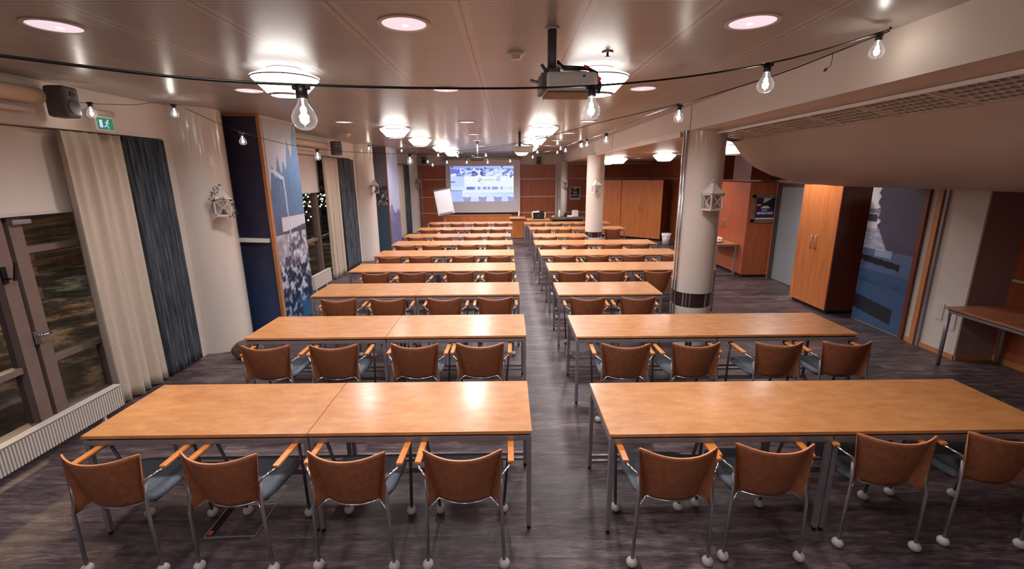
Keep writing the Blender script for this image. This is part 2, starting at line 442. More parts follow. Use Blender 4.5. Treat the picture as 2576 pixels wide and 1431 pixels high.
w2 = window(2, *ops[1], [(7.8, .09), (9.2, .12), (10.2, .13), (12.1, .09)], [(9.27, 10.1, .96, .06), (7.85, 9.1, .96, .06), (10.3, 12.05, .96, .06)])
w3 = window(3, *ops[2], [(15.05, .09), (16.6, .12), (18.85, .09)], [(15.1, 16.5, .96, .06), (16.7, 18.8, .96, .06)])

# glossy half-round wall columns
for k, (cy, nm) in enumerate(((6.12, 'nearest'), (12.88, 'middle'), (19.2, 'farthest'))):
    b = MB()
    pts = [(-4.05, cy-.36, 0)]+[(-4.03+.36*sin(t*pi/16), cy-.36*cos(t*pi/16), 0) for t in range(17)]+[(-4.05, cy+.36, 0)]
    b.prism(pts, (0, 0, ZC)); 
    for f in b.bm.faces: f.smooth = len(f.verts) == 4
    o = struct(f'trim_{10+k}', b, 'glossy_wall')
    md = o.modifiers.new('e', 'EDGE_SPLIT')

# piers with printed boards
PN = (26, 25, 48)
def pier(y0, y1, x1, n):
    struct(f'trim_{20+n}', MB().bx(-4.05, x1-.02, y0+.02, y1, 0, ZC), 'wall')
pier(6.56, 7.62, -3.38, 0); pier(13.6, 14.95, -3.50, 1)
def f_navy(a, b):
    n = fb(a*6, b*30); c = mixc((34, 32, 58), (50, 50, 76), n)
    if b < .42: c = mixc(c, (38, 62, 100), .75*min(1, (.42-b)*4)*(0.5+a*.5)+.15)
    if fb(a*20+7, b*80) > .72 and a < .3: c = mixc(c, (96, 98, 130), .5)
    return c
x0 = -4.0
p = print_panel('printed_board', (x0, 6.556, .02), (.60, 0, 0), (0, 0, 3.1), 30, 120, f_navy, 'print', thick=.012)
tag(p, 'dark navy printed board on the front of the nearest window pier', 'picture')
b = MB(); b.bx(x0-.012, x0, 6.53, 6.556, 0, ZC-.005); b.bx(-3.40, -3.355, 6.525, 6.58, 0, ZC-.005); b.bx(x0, -3.40, 6.53, 6.555, ZC-.025, ZC-.005)
struct('trim_30', b, 'orange_wood')
tag(MB().box((-3.70, 6.515, 1.43), (.56, .05, .06), ry=.03, bev=.004).build('ledge', 'white'), 'small white ledge across the dark navy board on the pier', 'ledge')
def f_town(a, b):
    # a: 0 near edge .. 1 far edge
    sky = mixc((172, 166, 178), (158, 158, 176), 1-b)
    tree = .66+.13*a; tree += max(.075*(1-abs((a-c_)/w_))*2.2*h_ for c_, w_, h_ in ((.12, .13, .7), (.30, .12, .85), (.47, .11, .6), (.66, .16, 1.1), (.9, .2, 1.5)) if True)+.018*vn(a*34, b*40)
    c = sky
    if b < tree: c = mixc((74, 88, 118), (96, 132, 172), fb(a*16, b*60)*.6+a*.5)
    if b < .56: c = mixc((66, 80, 112), (84, 104, 138), fb(a*12, b*40))
    if .47 < b < .555 and a > .22: 
        c = (192, 192, 204) if b > .49+.03*(a-.5) else (74, 80, 110)
        if b < .475+.01: c = (60, 66, 96)
    if b < .47:
        n = fb(a*14, b*46); m = fb(a*9+30, b*30)
        c = mixc((58, 62, 86), (196, 194, 206), (n-.34)*2.6)
        if a < .35 and b > .36: c = mixc(c, (180, 178, 190), .6)
        if b < .30: c = mixc((40, 42, 62), (178, 182, 202), (n-.42)*4)
        if b < .16: c = mixc((22, 40, 66), (120, 150, 182), (n-.48)*5)
        if b < .10 and a > .55: c = (34, 84, 124)
    # street lamp
    px = .42+.10*(.8-b)
    if .44 < b < .735 and abs(a-px) < .018: c = (176, 188, 206)
    if .735 <= b < .78 and abs((a-.10)/.34-(.78-b)/.045) < .25 and a < .44: c = (176, 188, 206)
    return c
p = print_panel('printed_mural', (-3.368, 6.62, .02), (0, 1.0, 0), (0, 0, 3.06), 80, 230, f_town, 'print')
tag(p, 'blue grey printed mural of a town crowd on the nearest pier, facing the tables', 'picture')
def f_p2(a, b):
    c = mixc((92, 90, 104), (100, 98, 112), fb(a*5, b*9))
    if b < .60: c = mixc((30, 34, 42), (170, 172, 180), (fb(a*16, b*60)-.5)*5) if b > .47 else mixc((44, 66, 84), (56, 80, 98), fb(a*30, b*6))
    if b > .60 and b < .63+.02*vn(a*12, 2): c = (38, 40, 48)
    return c
p = print_panel('printed_board', (-4.0, 13.595, .02), (.49, 0, 0), (0, 0, 3.1), 30, 120, f_p2, 'print')
tag(p, 'grey and teal printed board on the front of the second window pier', 'picture')
def f_p3(a, b):
    c = mixc((190, 194, 226), (170, 176, 216), 1-b)
    if b < .36+.12*vn(a*8, 3): c = mixc((92, 92, 136), (140, 138, 176), fb(a*10, b*30))
    return c
p = print_panel('printed_mural', (-3.49, 13.62, .02), (0, 1.32, 0), (0, 0, 3.06), 30, 90, f_p3, 'print')
tag(p, 'pale violet printed mural on the side of the second window pier', 'picture')
struct('trim_31', MB().bx(-3.51, -3.482, 13.59, 13.62, 0, ZC-.005), 'cherry')

# far wall: white band, cherry panelling and pale rails
struct('wall_far', MB().bx(-4.35, 6.3, YB, YB+.1, 0, ZC), 'wall')
b = MB()
for a, c in ((-3.86, -3.55), (-3.53, -2.0), (-1.98, .0), (.02, 2.02), (2.4, 3.4), (3.42, 5.98)):
    for z0, z1 in ((.02, .73), (.76, 1.40), (1.43, 2.13), (2.16, 2.72)): b.bx(a, c, YB-.03, YB-.002, z0, z1)
struct('trim_40', b, 'cherry')
b = MB()
for z in (.745, 1.415, 2.145, 2.74): b.bx(-3.86, 5.98, YB-.036, YB-.002, z-.015, z+.015)
b.bx(2.02, 2.10, YB-.05, YB-.002, 0, 2.76)
struct('trim_41', b, 'offwhite')
b = MB(); 
for x in (-3.72, -3.62): b.cyl((x, YB-.06, 0), (x, YB-.06, 2.76), .016)
struct('trim_42', b, 'offwhite')

# right side of the room
struct('wall_right', MB().bx(5.94, 6.3, 7.0, YB, 0, 2.8), 'cherry')
b = MB(); b.bx(5.6, 6.1, 5.30, 7.02, 0, 2.15)
struct('wall_right_plaster', b, 'offwhite')
struct('wall_alcove', MB().bx(5.6+.004, 6.08, 5.285, 5.30, 0, 2.15), 'mauve')
struct('wall_right_alcove', MB().bx(6.08, 6.2, YF, 5.3, 0, 2.15), 'cherry')
b = MB(); b.bx(5.585, 5.6, 5.29, 5.78, 0, .06); b.bx(5.585, 5.6, 5.92, 6.0, 0, .06); b.bx(5.6, 6.06, 5.27, 5.285, 0, .06); b.bx(6.065, 6.08, YF, 5.27, 0, .07)
struct('baseboard_right', b, 'orange_wood')
b = MB(); b.bx(5.55, 5.6, 5.83, 5.90, 0, 2.12)
struct('trim_50', b, 'orange_wood')
struct('trim_51', MB().bx(5.57, 5.6, 5.78, 5.82, 0, 2.12), 'steel')
struct('trim_52', MB().bx(5.56, 5.6, 6.03, 6.09, 0, 2.12), 'cherry_dark')
struct('trim_4', MB().bx(2.595, 2.615, YF, 6.08, 2.785, 2.81), 'white')  # white strip added as the bright highlight streak along the grille edge
struct('trim_53', MB().bx(6.05, 6.08, YF, 5.25, 1.02, 1.05), 'offwhite')
# access hatch and switch box
tag(MB().bx(5.59, 5.6, 5.36, 5.50, .36, .66, bev=.003).build('wall_cover', 'offwhite'), 'rectangular cream cover plate on the white wall beside the alcove', 'cover plate', 'cream cover plates on the white wall')
tag(MB().bx(5.59, 5.6, 5.54, 5.64, .44, .66, bev=.003).build('wall_cover', 'offwhite'), 'smaller cream cover plate, left of the other on the white wall', 'cover plate', 'cream cover plates on the white wall')
def f_lake(a, b):
    # a from far edge(0) to near edge(1)
    c = mixc((62, 62, 84), (70, 70, 92), fb(a*8, b*20))
    edge = .14+.25*max(0, (1-b)-.0)+.06*vn(4, b*60)
    if b > .62:
        if a < .12+.1*vn(3, b*40)+(.0 if b > .8 else .05): c = (206, 206, 216)
        if .74 < b < .80 and a < .2: c = (60, 66, 90)
        if .80 < b < .84 and a < .22: c = (120, 128, 150)
    if .52 < b < .70 and a < .25+.5*(.70-b)*3: c = mixc((110, 118, 146), (196, 198, 212), fb(a*8, b*90))
    if b < .55: c = mixc((66, 84, 116), (88, 108, 142), fb(a*5, b*110))
    if .50 < b < .56 and .25 < a < .6: c = mixc(c, (176, 184, 204), .6)
    if .455 < b+.03*a < .50 and a < .78: c = (26, 26, 36)
    if b < .40: c = mixc(c, (40, 70, 108), .55+.3*(.4-b))
    if .30 < b < .34 and fb(a*6, b*100) > .5: c = mixc(c, (30, 50, 80), .5)
    if .09 < b+.05*a < .20 and a < .80-.1*abs(b-.1): c = (28, 30, 42)
    return c
p = print_panel('printed_mural', (5.585, 7.02, .015), (0, -.93, 0), (0, 0, 2.1), 60, 150, f_lake, 'print', thick=.014)
tag(p, 'dark blue printed mural of boats on water, on the right wall', 'picture')

def wardrobe(name, label, x0, y0, wd, dp, h, rz=0, doors=2, mats=('cherry_dark', 'cherry_light'), handles=True, loc=None, group=None):
    """front faces local -X; local y is the width"""
    t = thing(name, label, 'wardrobe', (x0, y0, 0), rz, group)
    MB().bx(.022, dp, 0, wd, .06, h, ).build('body', mats[0], t)
    MB().bx(.05, dp-.02, .02, wd-.02, 0, .06).build('plinth', 'void', t)
    k = wd/doors
    for i in range(doors):
        d = MB().bx(0, .02, i*k+.0015, (i+1)*k-.0015, .065, h).build('door', mats[1], t)
        if handles:
            hy = k*(i+1)-.055 if i % 2 == 0 else k*i+.055
            if i == doors-1 and doors % 2: hy = k*i+.05
            b = MB(); b.cyl((-.028, hy, 1.02), (-.028, hy, 1.27), .006, n=10)
            for z in (1.045, 1.245): b.cyl((-.028, hy, z), (0, hy, z), .005, n=8)
            b.build('door_handle', 'steel', d)
    return t
wardrobe('wardrobe', 'tall orange cherry wardrobe with two doors beside the boat mural', 5.28, 7.24, .96, .645, 2.11)
wardrobe('wardrobe', 'cherry wardrobe with framed poster on its end, left of the grey door', 5.30, 10.06, 2.0, .63, 2.11, mats=('cherry', 'cherry'))
aw = math.atan2(1.02, -1.17)-pi/2
wardrobe('wardrobe', 'wide cherry corner wardrobe between the far columns and the dark doorway', 5.36, 15.93, 1.55, .6, 2.10, rz=aw, mats=('cherry_dark', 'cherry_light'))
dx, dy = -sin(aw)*1.57, cos(aw)*1.57
wardrobe('wardrobe', 'narrower cherry cabinet joined left of the wide corner wardrobe', 5.36+dx, 15.93+dy, 1.1, .6, 2.10, rz=aw, mats=('cherry', 'cherry_light'), handles=False)
# upper white rail above the wardrobes
b = MB(); b.bx(5.925, 5.94, 7.0, YB, 2.13, 2.155); struct('trim_54', b, 'offwhite')
struct('trim_55', MB().bx(5.5, 5.94, 12.1, 12.2, 2.15, 2.78).bx(5.3, 5.94, 10.1, 10.9, 2.16, 2.78), 'cherry_dark')
# grey door in the right wall
d = bpy.data.objects.new('door_1', None); C.objects.link(d); d['kind'] = 'structure'
b = MB(); b.bx(5.88, 5.94, 9.90, 10.02, 0, 2.10); b.bx(5.88, 5.94, 8.88, 8.96, 0, 2.10); b.bx(5.88, 5.94, 8.96, 9.90, 2.03, 2.10); b.build('door_frame', 'steel_dark', d)
MB().bx(5.905, 5.94, 8.965, 9.895, .01, 2.025).build('door_leaf', 'greendoor', d)
b = MB(); b.bx(5.895, 5.905, 9.02, 9.06, .95, 1.15); b.cyl((5.895, 9.04, 1.05), (5.85, 9.04, 1.05), .009); b.cyl((5.85, 9.04, 1.05), (5.85, 9.15, 1.05), .009); b.build('door_handle', 'steel', d)
b = MB(); b.bx(5.87, 5.94, 8.84, 8.88, 0, 2.12); b.bx(5.87, 5.94, 10.02, 10.05, 0, 2.12); b.bx(5.87, 5.94, 8.84, 10.05, 2.10, 2.13); struct('trim_56', b, 'orange_wood')

def f_poster(a, b):
    c = (44, 38, 84)
    if b > .5:
        c = (28, 24, 52); t = (a-.1)*.5+.62
        if b > t-.02 and a > .35: c = (176, 174, 198)
        if abs(b-(.66+.25*(a-.3))) < .035: c = (30, 24, 46)
        if b < .62 and abs(a-.5) < .3-(b-.5)*1.5: c = (222, 204, 176)
        if .62 < b < .7 and a < .25: c = (206, 120, 140)
    if .38 < b < .46 and .3 < a < .62: c = (150, 140, 168)
    if .24 < b < .34 and .05 < a < .93: c = (190, 180, 200) if vn(a*26, 2) > .3 else (90, 80, 120)
    if b < .07: c = (226, 218, 226)
    return c
# framed poster on the wardrobe end
t = thing('framed_poster', 'framed navy poster hanging on the wardrobe end beside the grey door', 'poster', (5.67, 10.055, 1.55))
W, H_ = .56, .56
b = MB(); 
for sx in (-1, 1): b.bx(sx*.27-.045, sx*.27+.045, -.025, 0, -.30, .30, bev=.006)
for sz in (-1, 1): b.bx(-.315, .315, -.025, 0, sz*.275-.045, sz*.275+.045, bev=.006)
b.build('frame', 'taupe', t)
print_panel('poster', (-.20, -.012, -.24), (.40, 0, 0), (0, 0, .48), 40, 48, f_poster, 'print', t, .004)
t = thing('wall_poster', 'small navy poster on the far cherry wall right of the slim column', 'poster', (2.86, YB-.03, 1.54))
MB().bx(-.22, .22, -.012, 0, -.27, .27).build('frame', 'white', t)
print_panel('poster', (-.19, -.016, -.22), (.38, 0, 0), (0, 0, .46), 30, 36, f_poster, 'print', t, .003)

# free-standing columns
M['band'] = plain('dark reflection band', lin(70, 50, 46), .22, .3, var=.1)  # dark tone painted in for reflections on a polished steel band
def column(x, y, r, top, label, vz=(.54, .74)):
    t = thing('column', label, 'column', (x, y, 0)); t['kind'] = 'structure'
    b = MB(); n = 40
    z0, z1 = vz
    b.lathe([(r, 0), (r, z0)], n=n, smooth=True); b.lathe([(r, z1), (r, top)], n=n, smooth=True)
    b.lathe([(r, z0), (r-.014, z0)], n=n); b.lathe([(r-.014, z1), (r, z1)], n=n)
    b.build('shaft', 'glossy_wall', t)
    MB().lathe([(r-.012, z0), (r-.012, z1)], n=n, smooth=True).build('polished_band', 'band', t)
    b = MB(); rb = random.Random(5); K = 40
    for k in range(K):
        if rb.random() < .5: continue
        a = 2*pi*(k+rb.random()*.5)/K
        b.box((cos(a)*(r-.009), sin(a)*(r-.009), (z0+z1)/2), (.008, rb.choice((.006, .010, .018)), z1-z0), rz=a)
    b.build('reflection_bars', 'steel', t)  # random pale bars paint the bright reflections on the band
    return t
t = column(2.555, 6.12, .265, 2.845, 'thick round cream column nearest the camera')
b = MB()
for dx, dy, q in ((-.262, -.10, .012), (-.278, -.05, .012)): b.cyl((dx, dy, 0), (dx, dy, 2.84), q, n=10)
b.build('conduit', 'chrome', t)
column(2.36, 12.46, .235, 2.80, 'round cream column halfway down the room', (.64, .79))
b = MB().cyl((2.27, 18.5, 0), (2.27, 18.5, 2.80), .14, n=28); o = b.build('column', 'glossy_wall'); tag(o, 'slim round cream column in front of the far cherry wall', 'column', kind='structure')

# exterior
g = N('night ground'); n = g.noise(g.coord((1, 1, 1)), 1.3, 8, .7)
g.base(g.ramp(n, [(.42, lin(34, 30, 30)), (.52, lin(92, 76, 66)), (.62, lin(190, 166, 142))])); g.set(Roughness=.9)
M['ground'] = g.m
o = MB().bx(-30, -4.36, -12, 36, -.35, -.2).build('ground', 'ground'); tag(o, 'dark snowy ground outside the windows', 'ground', kind='structure')
fl = MB(); rnd = random.Random(3)
for i in range(70):
    fl.sphere((-5.2-rnd.random()*.7, 11.9+rnd.random()*2.6, 1.0+rnd.random()**.6*.95), .016+.008*rnd.random(), u=6, v=4)
t = thing('fairy_lit_tree', 'bare tree wrapped in fairy lights outside the second window', 'tree', (0, 0, -.2))
fo = fl.build('fairy_lights', 'fairy', t); fo.location = (0, 0, .2); fo['kind'] = 'stuff'
b = MB(); b.tube([(-5.6, 13.4, 0), (-5.55, 13.4, 1.2), (-5.62, 13.5, 2.3), (-5.5, 13.4, 3.0)], .09)
for i in range(26):
    a = rnd.random()*6.28; z = 1.2+rnd.random()*1.4; L = .5+rnd.random()*1.1
    b.tube([(-5.6, 13.4, z), (-5.6+cos(a)*L*.3, 13.4+sin(a)*L*.7, z+.25), (-5.6+cos(a)*L*.4, 13.4+sin(a)*L*1.0, z+.1)], .018, 5)
b.build('trunk_and_branches', 'leaf', t)
b = MB()
for a, c, z in ((3.0, 9, 1.9), (10, 22, 2.6)):
    pass
hm = N('house siding'); hn = hm.noise(hm.coord((1, .6, 9)), 1.0, 5)
hm.base(hm.ramp(hn, [(.4, lin(52, 38, 34)), (.56, lin(96, 66, 50)), (.7, lin(170, 116, 66))])); hm.set(Roughness=.8); M['siding'] = hm.m
hs = thing('house', 'dark brown timber house outside, seen through the windows', 'house', (-13, 0, -.2))
MB().bx(-4, 0, 2, 40, 0, 3.4).build('house_wall', 'siding', hs)
b = MB(); b.prism([(-4.5, 1.5, 3.4), (.6, 1.5, 3.4), (-2, 1.5, 5.2)], (0, 39, 0)); b.build('roof', 'void', hs)
fence = MB()
for y in range(0, 17):
    fence.bx(-9.05, -8.95, -2+y*2, -1.9+y*2, -.2, .9)
for z in (.35, .8): fence.bx(-9.02, -8.98, -2, 30, z, z+.1)
tag(fence.build('fence', 'frame_brown'), 'low rail fence in the dark outside the windows', 'fence')

# ------------------------------------------------------------------ radiators, curtains, blinds
def radiator(y0, y1, z0, z1, label):
    t = thing('radiator', label, 'radiator', (-3.94, y0, 0), group='low white radiators under the windows')
    L = y1-y0; b = MB(); b.bx(-.03, .02, 0, L, z0, z1); n = int(L/.026)
    for i in range(n): b.bx(.02, .034, .008+i*.026, .021+i*.026, z0+.004, z1-.012)
    b.build('fins', 'offwhite', t)
    MB().bx(-.04, .038, 0, L, z1, z1+.01, bev=.003).build('top_grille', 'offwhite', t)
    for yy in (.35 if L > 1.5 else .15, L-.2): 
        b = MB(); b.bx(-.02, .0, yy-.012, yy+.012, .006, z0); b.bx(-.03, .06, yy-.03, yy+.03, 0, .008); b.build('foot', 'offwhite', t)
radiator(1.3, 4.24, .07, .29, 'long low white radiator under the nearest window')
radiator(8.0, 8.88, .07, .34, 'short white radiator under the second window, nearer the pier')
radiator(8.95, 9.86, .07, .34, 'short white radiator under the second window, beside the cream curtain')

def m_curtain(name, c1, c2, grain):
    m = N(name); f = m.noise(m.coord(grain), 4, 6, .65); m.base(m.ramp(f, [(.35, c1), (.65, c2)])); m.set(Roughness=.85); return m.m
M['beige_cloth'] = m_curtain('beige curtain cloth', lin(184, 168, 152), lin(200, 184, 168), (40, 40, 6))
M['dark_cloth'] = m_curtain('dark striped curtain cloth', lin(42, 46, 56), lin(92, 98, 106), (9, 9, .8))
def curtain(y0, y1, z0, z1, folds, mat, label, x=-4.12, amp=.045, grp=None):
    bm = bmesh.new(); nu, nv = folds*10, 24; g = []
    ph = random.random()*6
    for j in range(nv+1):
        z = z0+(z1-z0)*j/nv; row = []
        for i in range(nu+1):
            u = i/nu; w = amp*(.55+.45*(1-j/nv))
            xx = x+.03+w*sin(u*folds*2*pi+ph+.25*sin(j*.2))*(.75+.35*sin(u*17+1))+.012*sin(u*folds*4*pi+2)
            yy = y0+(y1-y0)*u+.012*sin(u*folds*2*pi+1.2+j*.06)
            row.append(bm.verts.new((xx, yy, z)))
        g.append(row)
    for j in range(nv):
        for i in range(nu): f = bm.faces.new((g[j][i], g[j][i+1], g[j+1][i+1], g[j+1][i])); f.smooth = True
    me = bpy.data.meshes.new('curtain'); bm.to_mesh(me); bm.free(); me.materials.append(M[mat])
    o = bpy.data.objects.new('curtain', me); C.objects.link(o); md = o.modifiers.new('s', 'SOLIDIFY'); md.thickness = .004
    tag(o, label, 'curtain', grp)
curtain(4.32, 4.98, .02, 2.735, 5, 'beige_cloth', 'cream curtain hanging at the nearest window', x=-4.08, amp=.06)
curtain(5.0, 5.58, .02, 2.735, 8, 'dark_cloth', 'dark grey streaked curtain at the nearest window', x=-4.06)
curtain(10.2, 11.0, .03, 2.72, 7, 'beige_cloth', 'cream curtain hanging at the second window', x=-4.0)
curtain(11.02, 12.1, .03, 2.72, 8, 'dark_cloth', 'dark grey streaked curtain at the second window', x=-4.0)
curtain(17.0, 17.85, .03, 2.72, 7, 'beige_cloth', 'cream curtain at the farthest window', x=-4.0)
curtain(17.9, 18.85, .03, 2.72, 8, 'dark_cloth', 'dark grey curtain at the farthest window', x=-4.0)
for y0, y1, zb, which in ((1.05, 4.46, 2.03, 'nearest'), (7.8, 10.3, 2.0, 'second'), (15.1, 16.9, 2.0, 'farthest')):
    t = thing('roller_blind', f'white roller blind pulled half down in the {which} window', 'blind', (-4.16, y0, 0), group='white roller blinds')
    MB().bx(-.003, .003, 0, y1-y0, zb, 2.74).build('blind_cloth', 'wall', t)
    MB().bx(-.012, .012, 0, y1-y0, zb-.03, zb).build('bottom_bar', 'offwhite', t)
# rolled projection screens on the window wall
def rolled(y0, y1, z, label):
    t = thing('rolled_screen', label, 'projection screen', (-3.93, y0, z), group='rolled-up screens above the windows')
    L = y1-y0
    MB().cyl((0, 0, 0), (0, L, 0), .062, n=24).build('case', 'roller', t)
    MB().cyl((-.02, 0, -.115), (-.02, L-.06, -.115), .022, n=14).build('pull_bar', 'white', t)
    MB().bx(-.118, -.06, .0, L+.02, -.05, .115).build('mounting_board', 'white', t)
rolled(1.2, 4.12, 2.985, 'cream rolled projection screen above the nearest window')
rolled(8.3, 10.35, 2.955, 'pale rolled projection screen above the second window')

def speaker(x, y, z, rz, s, label, rx=0):
    t = thing('speaker', label, 'speaker', (x, y, z), rz, 'grey wall speakers')
    b = MB(); b.box((0, 0, 0), (.20*s, .19*s, .30*s), bev=.03*s); b.build('cabinet', 'grey', t)
    xx = .1*s
    MB().cyl((xx-.004, 0, -.045*s), (xx+.006, 0, -.045*s), .07*s, n=28).build('woofer', 'black', t)
    MB().cyl((xx-.004, 0, .075*s), (xx+.006, 0, .075*s), .028*s, n=20).build('tweeter', 'black', t)
    b = MB(); b.tube([(-.1*s, 0, .05*s), (-.16*s, 0, .1*s), (-.2*s, 0, .1*s)], .012*s); b.build('bracket', 'steel_dark', t)
speaker(-3.86, 4.25, 2.955, R(4), .86, 'grey two-way speaker on the wall above the nearest window')
speaker(-3.82, 10.62, 2.92, R(-40), 1.0, 'grey speaker on the wall above the second window')
speaker(1.3, 19.35, 2.88, R(-90), 1.0, 'dark speaker on the far wall right of the projection screen')
speaker(-3.42, 19.35, 2.92, R(-90), 1.0, 'dark speaker on the far wall left of the projection screen')
# exit sign
t = thing('exit_sign', 'green running-man exit sign above the nearest window', 'exit sign', (-3.93, 4.72, 2.76))
MB().bx(-.006, .006, -.10, .10, 0, .135).build('sign_plate', 'white', t)
M['signgreen'] = emit('lit green sign', lin(0, 120, 92), .35, lin(0, 105, 80))
M['signwhite'] = emit('lit sign pictogram', lin(190, 205, 240), .4, lin(200, 210, 235))
MB().bx(.006, .009, -.088, .088, .012, .118).build('green_face', 'signgreen', t)
b = MB(); b.bx(.009, .011, -.068, -.035, .028, .098)
b.cyl((.009, .030, .098), (.011, .030, .098), .009, n=12)
for (a, c, w) in (((.022, .085), (.008, .052), .010), ((.020, .084), (-.006, .075), .006), ((.020, .084), (.040, .068), .006), ((.008, .054), (.028, .040), .008), ((.028, .040), (.028, .020), .007), ((.008, .054), (-.014, .036), .008), ((-.014, .036), (-.026, .040), .006)):
    L = math.hypot(c[0]-a[0], c[1]-a[1]); an = math.atan2(c[1]-a[1], c[0]-a[0])
    b.box((.010, (a[0]+c[0])/2, (a[1]+c[1])/2), (.002, L, w), rx=an)
b.build('pictogram', 'signwhite', t)
MB().cyl((-.01, -.12, .165), (-.01, .12, .165), .03, n=18).build('lamp_housing', 'offwhite', t)
MB().bx(-.12, -.02, -.02, .02, .15, .18).build('wall_arm', 'offwhite', t)

# ------------------------------------------------------------------ ceiling fittings
def cone_lamp_parts(t):
    b = MB(); pr = []
    n = 7
    for i in range(n):
        r0 = .245-(.245-.135)*i/n; r1 = .245-(.245-.135)*(i+1)/n; z0 = -.075-.115*i/n; z1 = -.075-.115*(i+1)/n
        pr += [(r0, z0), (r1+.004, z1), (r1, z1)]
    b.lathe(pr, n=36); b.build('glass_cone', 'lamp_glass', t)
    b = MB(); b.lathe([(.12, -.005), (.255, -.06), (.25, -.068)], n=36, smooth=True); b.build('upper_glass', 'lamp_top', t)
    b = MB(); b.lathe([(.252, -.068), (.258, -.072), (.252, -.078), (.244, -.072), (.252, -.068)], n=40); b.build('rim_ring', 'steel_dark', t)
    b = MB(); b.lathe([(.14, -.186), (.143, -.192), (.13, -.205), (.118, -.2), (.118, -.188), (.14, -.186)], n=32); b.build('lower_ring', 'chrome', t)
    b = MB(); b.cyl((0, 0, -.196), (0, 0, -.192), .118, n=28); b.build('bottom_glass', 'lamp_top', t)
    MB().cyl((0, 0, -.01), (0, 0, 0), .13, n=24).build('ceiling_plate', 'white', t)
lamps = [(-1.76, -.35, 'cone lamp added behind the camera for fill light, left'), (.74, -.3, 'cone lamp added behind the camera for fill light, right'), (-1.76, 3.92, 'large cone lamp at left nearest the camera'), (.74, 3.98, 'large cone lamp behind the nearest projector'),  # unseen pair behind the camera, added to light the near end
         (-1.9, 8.13, 'cone lamp in the left row, second from the camera'), (.62, 8.1, 'cone lamp in the right row, second from the camera'),
         (-1.92, 10.52, 'cone lamp in the left row, third from the camera'), (.62, 10.5, 'cone lamp in the right row, third from the camera'),
         (-1.83, 13.27, 'cone lamp in the left row, fourth from the camera'), (.64, 13.3, 'cone lamp in the right row, fourth from the camera'),
         (-1.87, 16.05, 'cone lamp in the left row, farthest from the camera'), (.5, 16.0, 'cone lamp in the right row, farthest from the camera')]
first = None
for x, y, l in lamps+[(3.55, 10.6, 'cone lamp under the side ceiling just right of the near column'), (3.05, 12.9, 'cone lamp under the side ceiling, just right of the far column'), (3.35, 7.0, 'cone lamp under the side ceiling, partly hidden by the coved soffit'), (2.95, 13.9, 'cone lamp under the side ceiling behind the far column')]:
    side = x > 2
    if first is None:
        first = t = thing('ceiling_lamp', '', 'ceiling lamp', group='lit frosted cone ceiling lamps'); cone_lamp_parts(t)
    else: t = copytree(first)
    t.location = (x, y, 2.778 if side else ZC-.001); t['label'] = 'white '+l
dl = [(-2.52, 2.83, 'left of three in the nearest row'), (-.57, 2.82, 'middle of three in the nearest row'), (1.39, 2.82, 'right of three in the nearest row'),
      (-2.53, 4.82, 'left of three in the second row'), (-.6, 4.83, 'middle of three in the second row'), (1.36, 4.84, 'right of three in the second row'),
      (-2.56, 7.56, 'left of three in the third row'), (-.64, 7.68, 'middle of three in the third row'), (1.3, 7.69, 'right of three in the third row'),
      (-.70, 9.92, 'left of two in the fourth row'), (1.27, 9.8, 'right of two in the fourth row'), (-.73, 11.63, 'left of two in the fifth row'), (1.24, 11.82, 'right of two in the fifth row'), (-.75, 13.9, 'left of two in the farthest row'), (1.2, 13.9, 'right of two in the farthest row')]
first = None
for x, y, l in dl:
    if first is None:
        first = t = thing('downlight', '', 'downlight', group='round recessed downlights')
        b = MB(); b.lathe([(.145, 0), (.147, -.006), (.125, -.008), (.120, 0)], n=36); b.build('trim_ring', 'offwhite', t)
        MB().cyl((0, 0, -.004), (0, 0, -.001), .121, n=32).build('diffuser', 'down', t)
        MB().cyl((0.0, .03, -.006), (0, .03, -.004), .016, n=12).build('lamp_core', 'down_core', t)
    else: t = copytree(first)
    t.location = (x, y, ZC); t['label'] = 'round pinkish recessed downlight, '+l
t = thing('smoke_detector', 'round cream smoke detector on the ceiling left of the projector pole', 'smoke detector', (.07, 3.47, ZC))
b = MB(); b.lathe([(.065, 0), (.065, -.012), (.05, -.018)], n=28); b.lathe([(.05, -.018), (0.001, -.02)], n=28); b.build('base', 'offwhite', t)
MB().lathe([(.04, -.019), (.036, -.04), (.001, -.043)], n=24, smooth=True).build('sensor_dome', 'offwhite', t)
t = thing('sprinkler', 'chrome sprinkler head in the ceiling right of the projector', 'sprinkler', (.71, 3.46, ZC))
MB().cyl((0, 0, -.01), (0, 0, 0), .04, n=20).build('rosette', 'chrome', t)
b = MB(); b.cyl((0, 0, -.03), (0, 0, -.01), .009); b.cyl((0, 0, -.034), (0, 0, -.03), .02); b.build('head', 'steel_dark', t)
t = thing('smoke_detector', 'small white detector on the ceiling near the second window', 'smoke detector', (-3.2, 9.6, ZC))
MB().lathe([(.06, 0), (.06, -.03), (.03, -.06), (.001, -.062)], n=20).build('base', 'white', t)

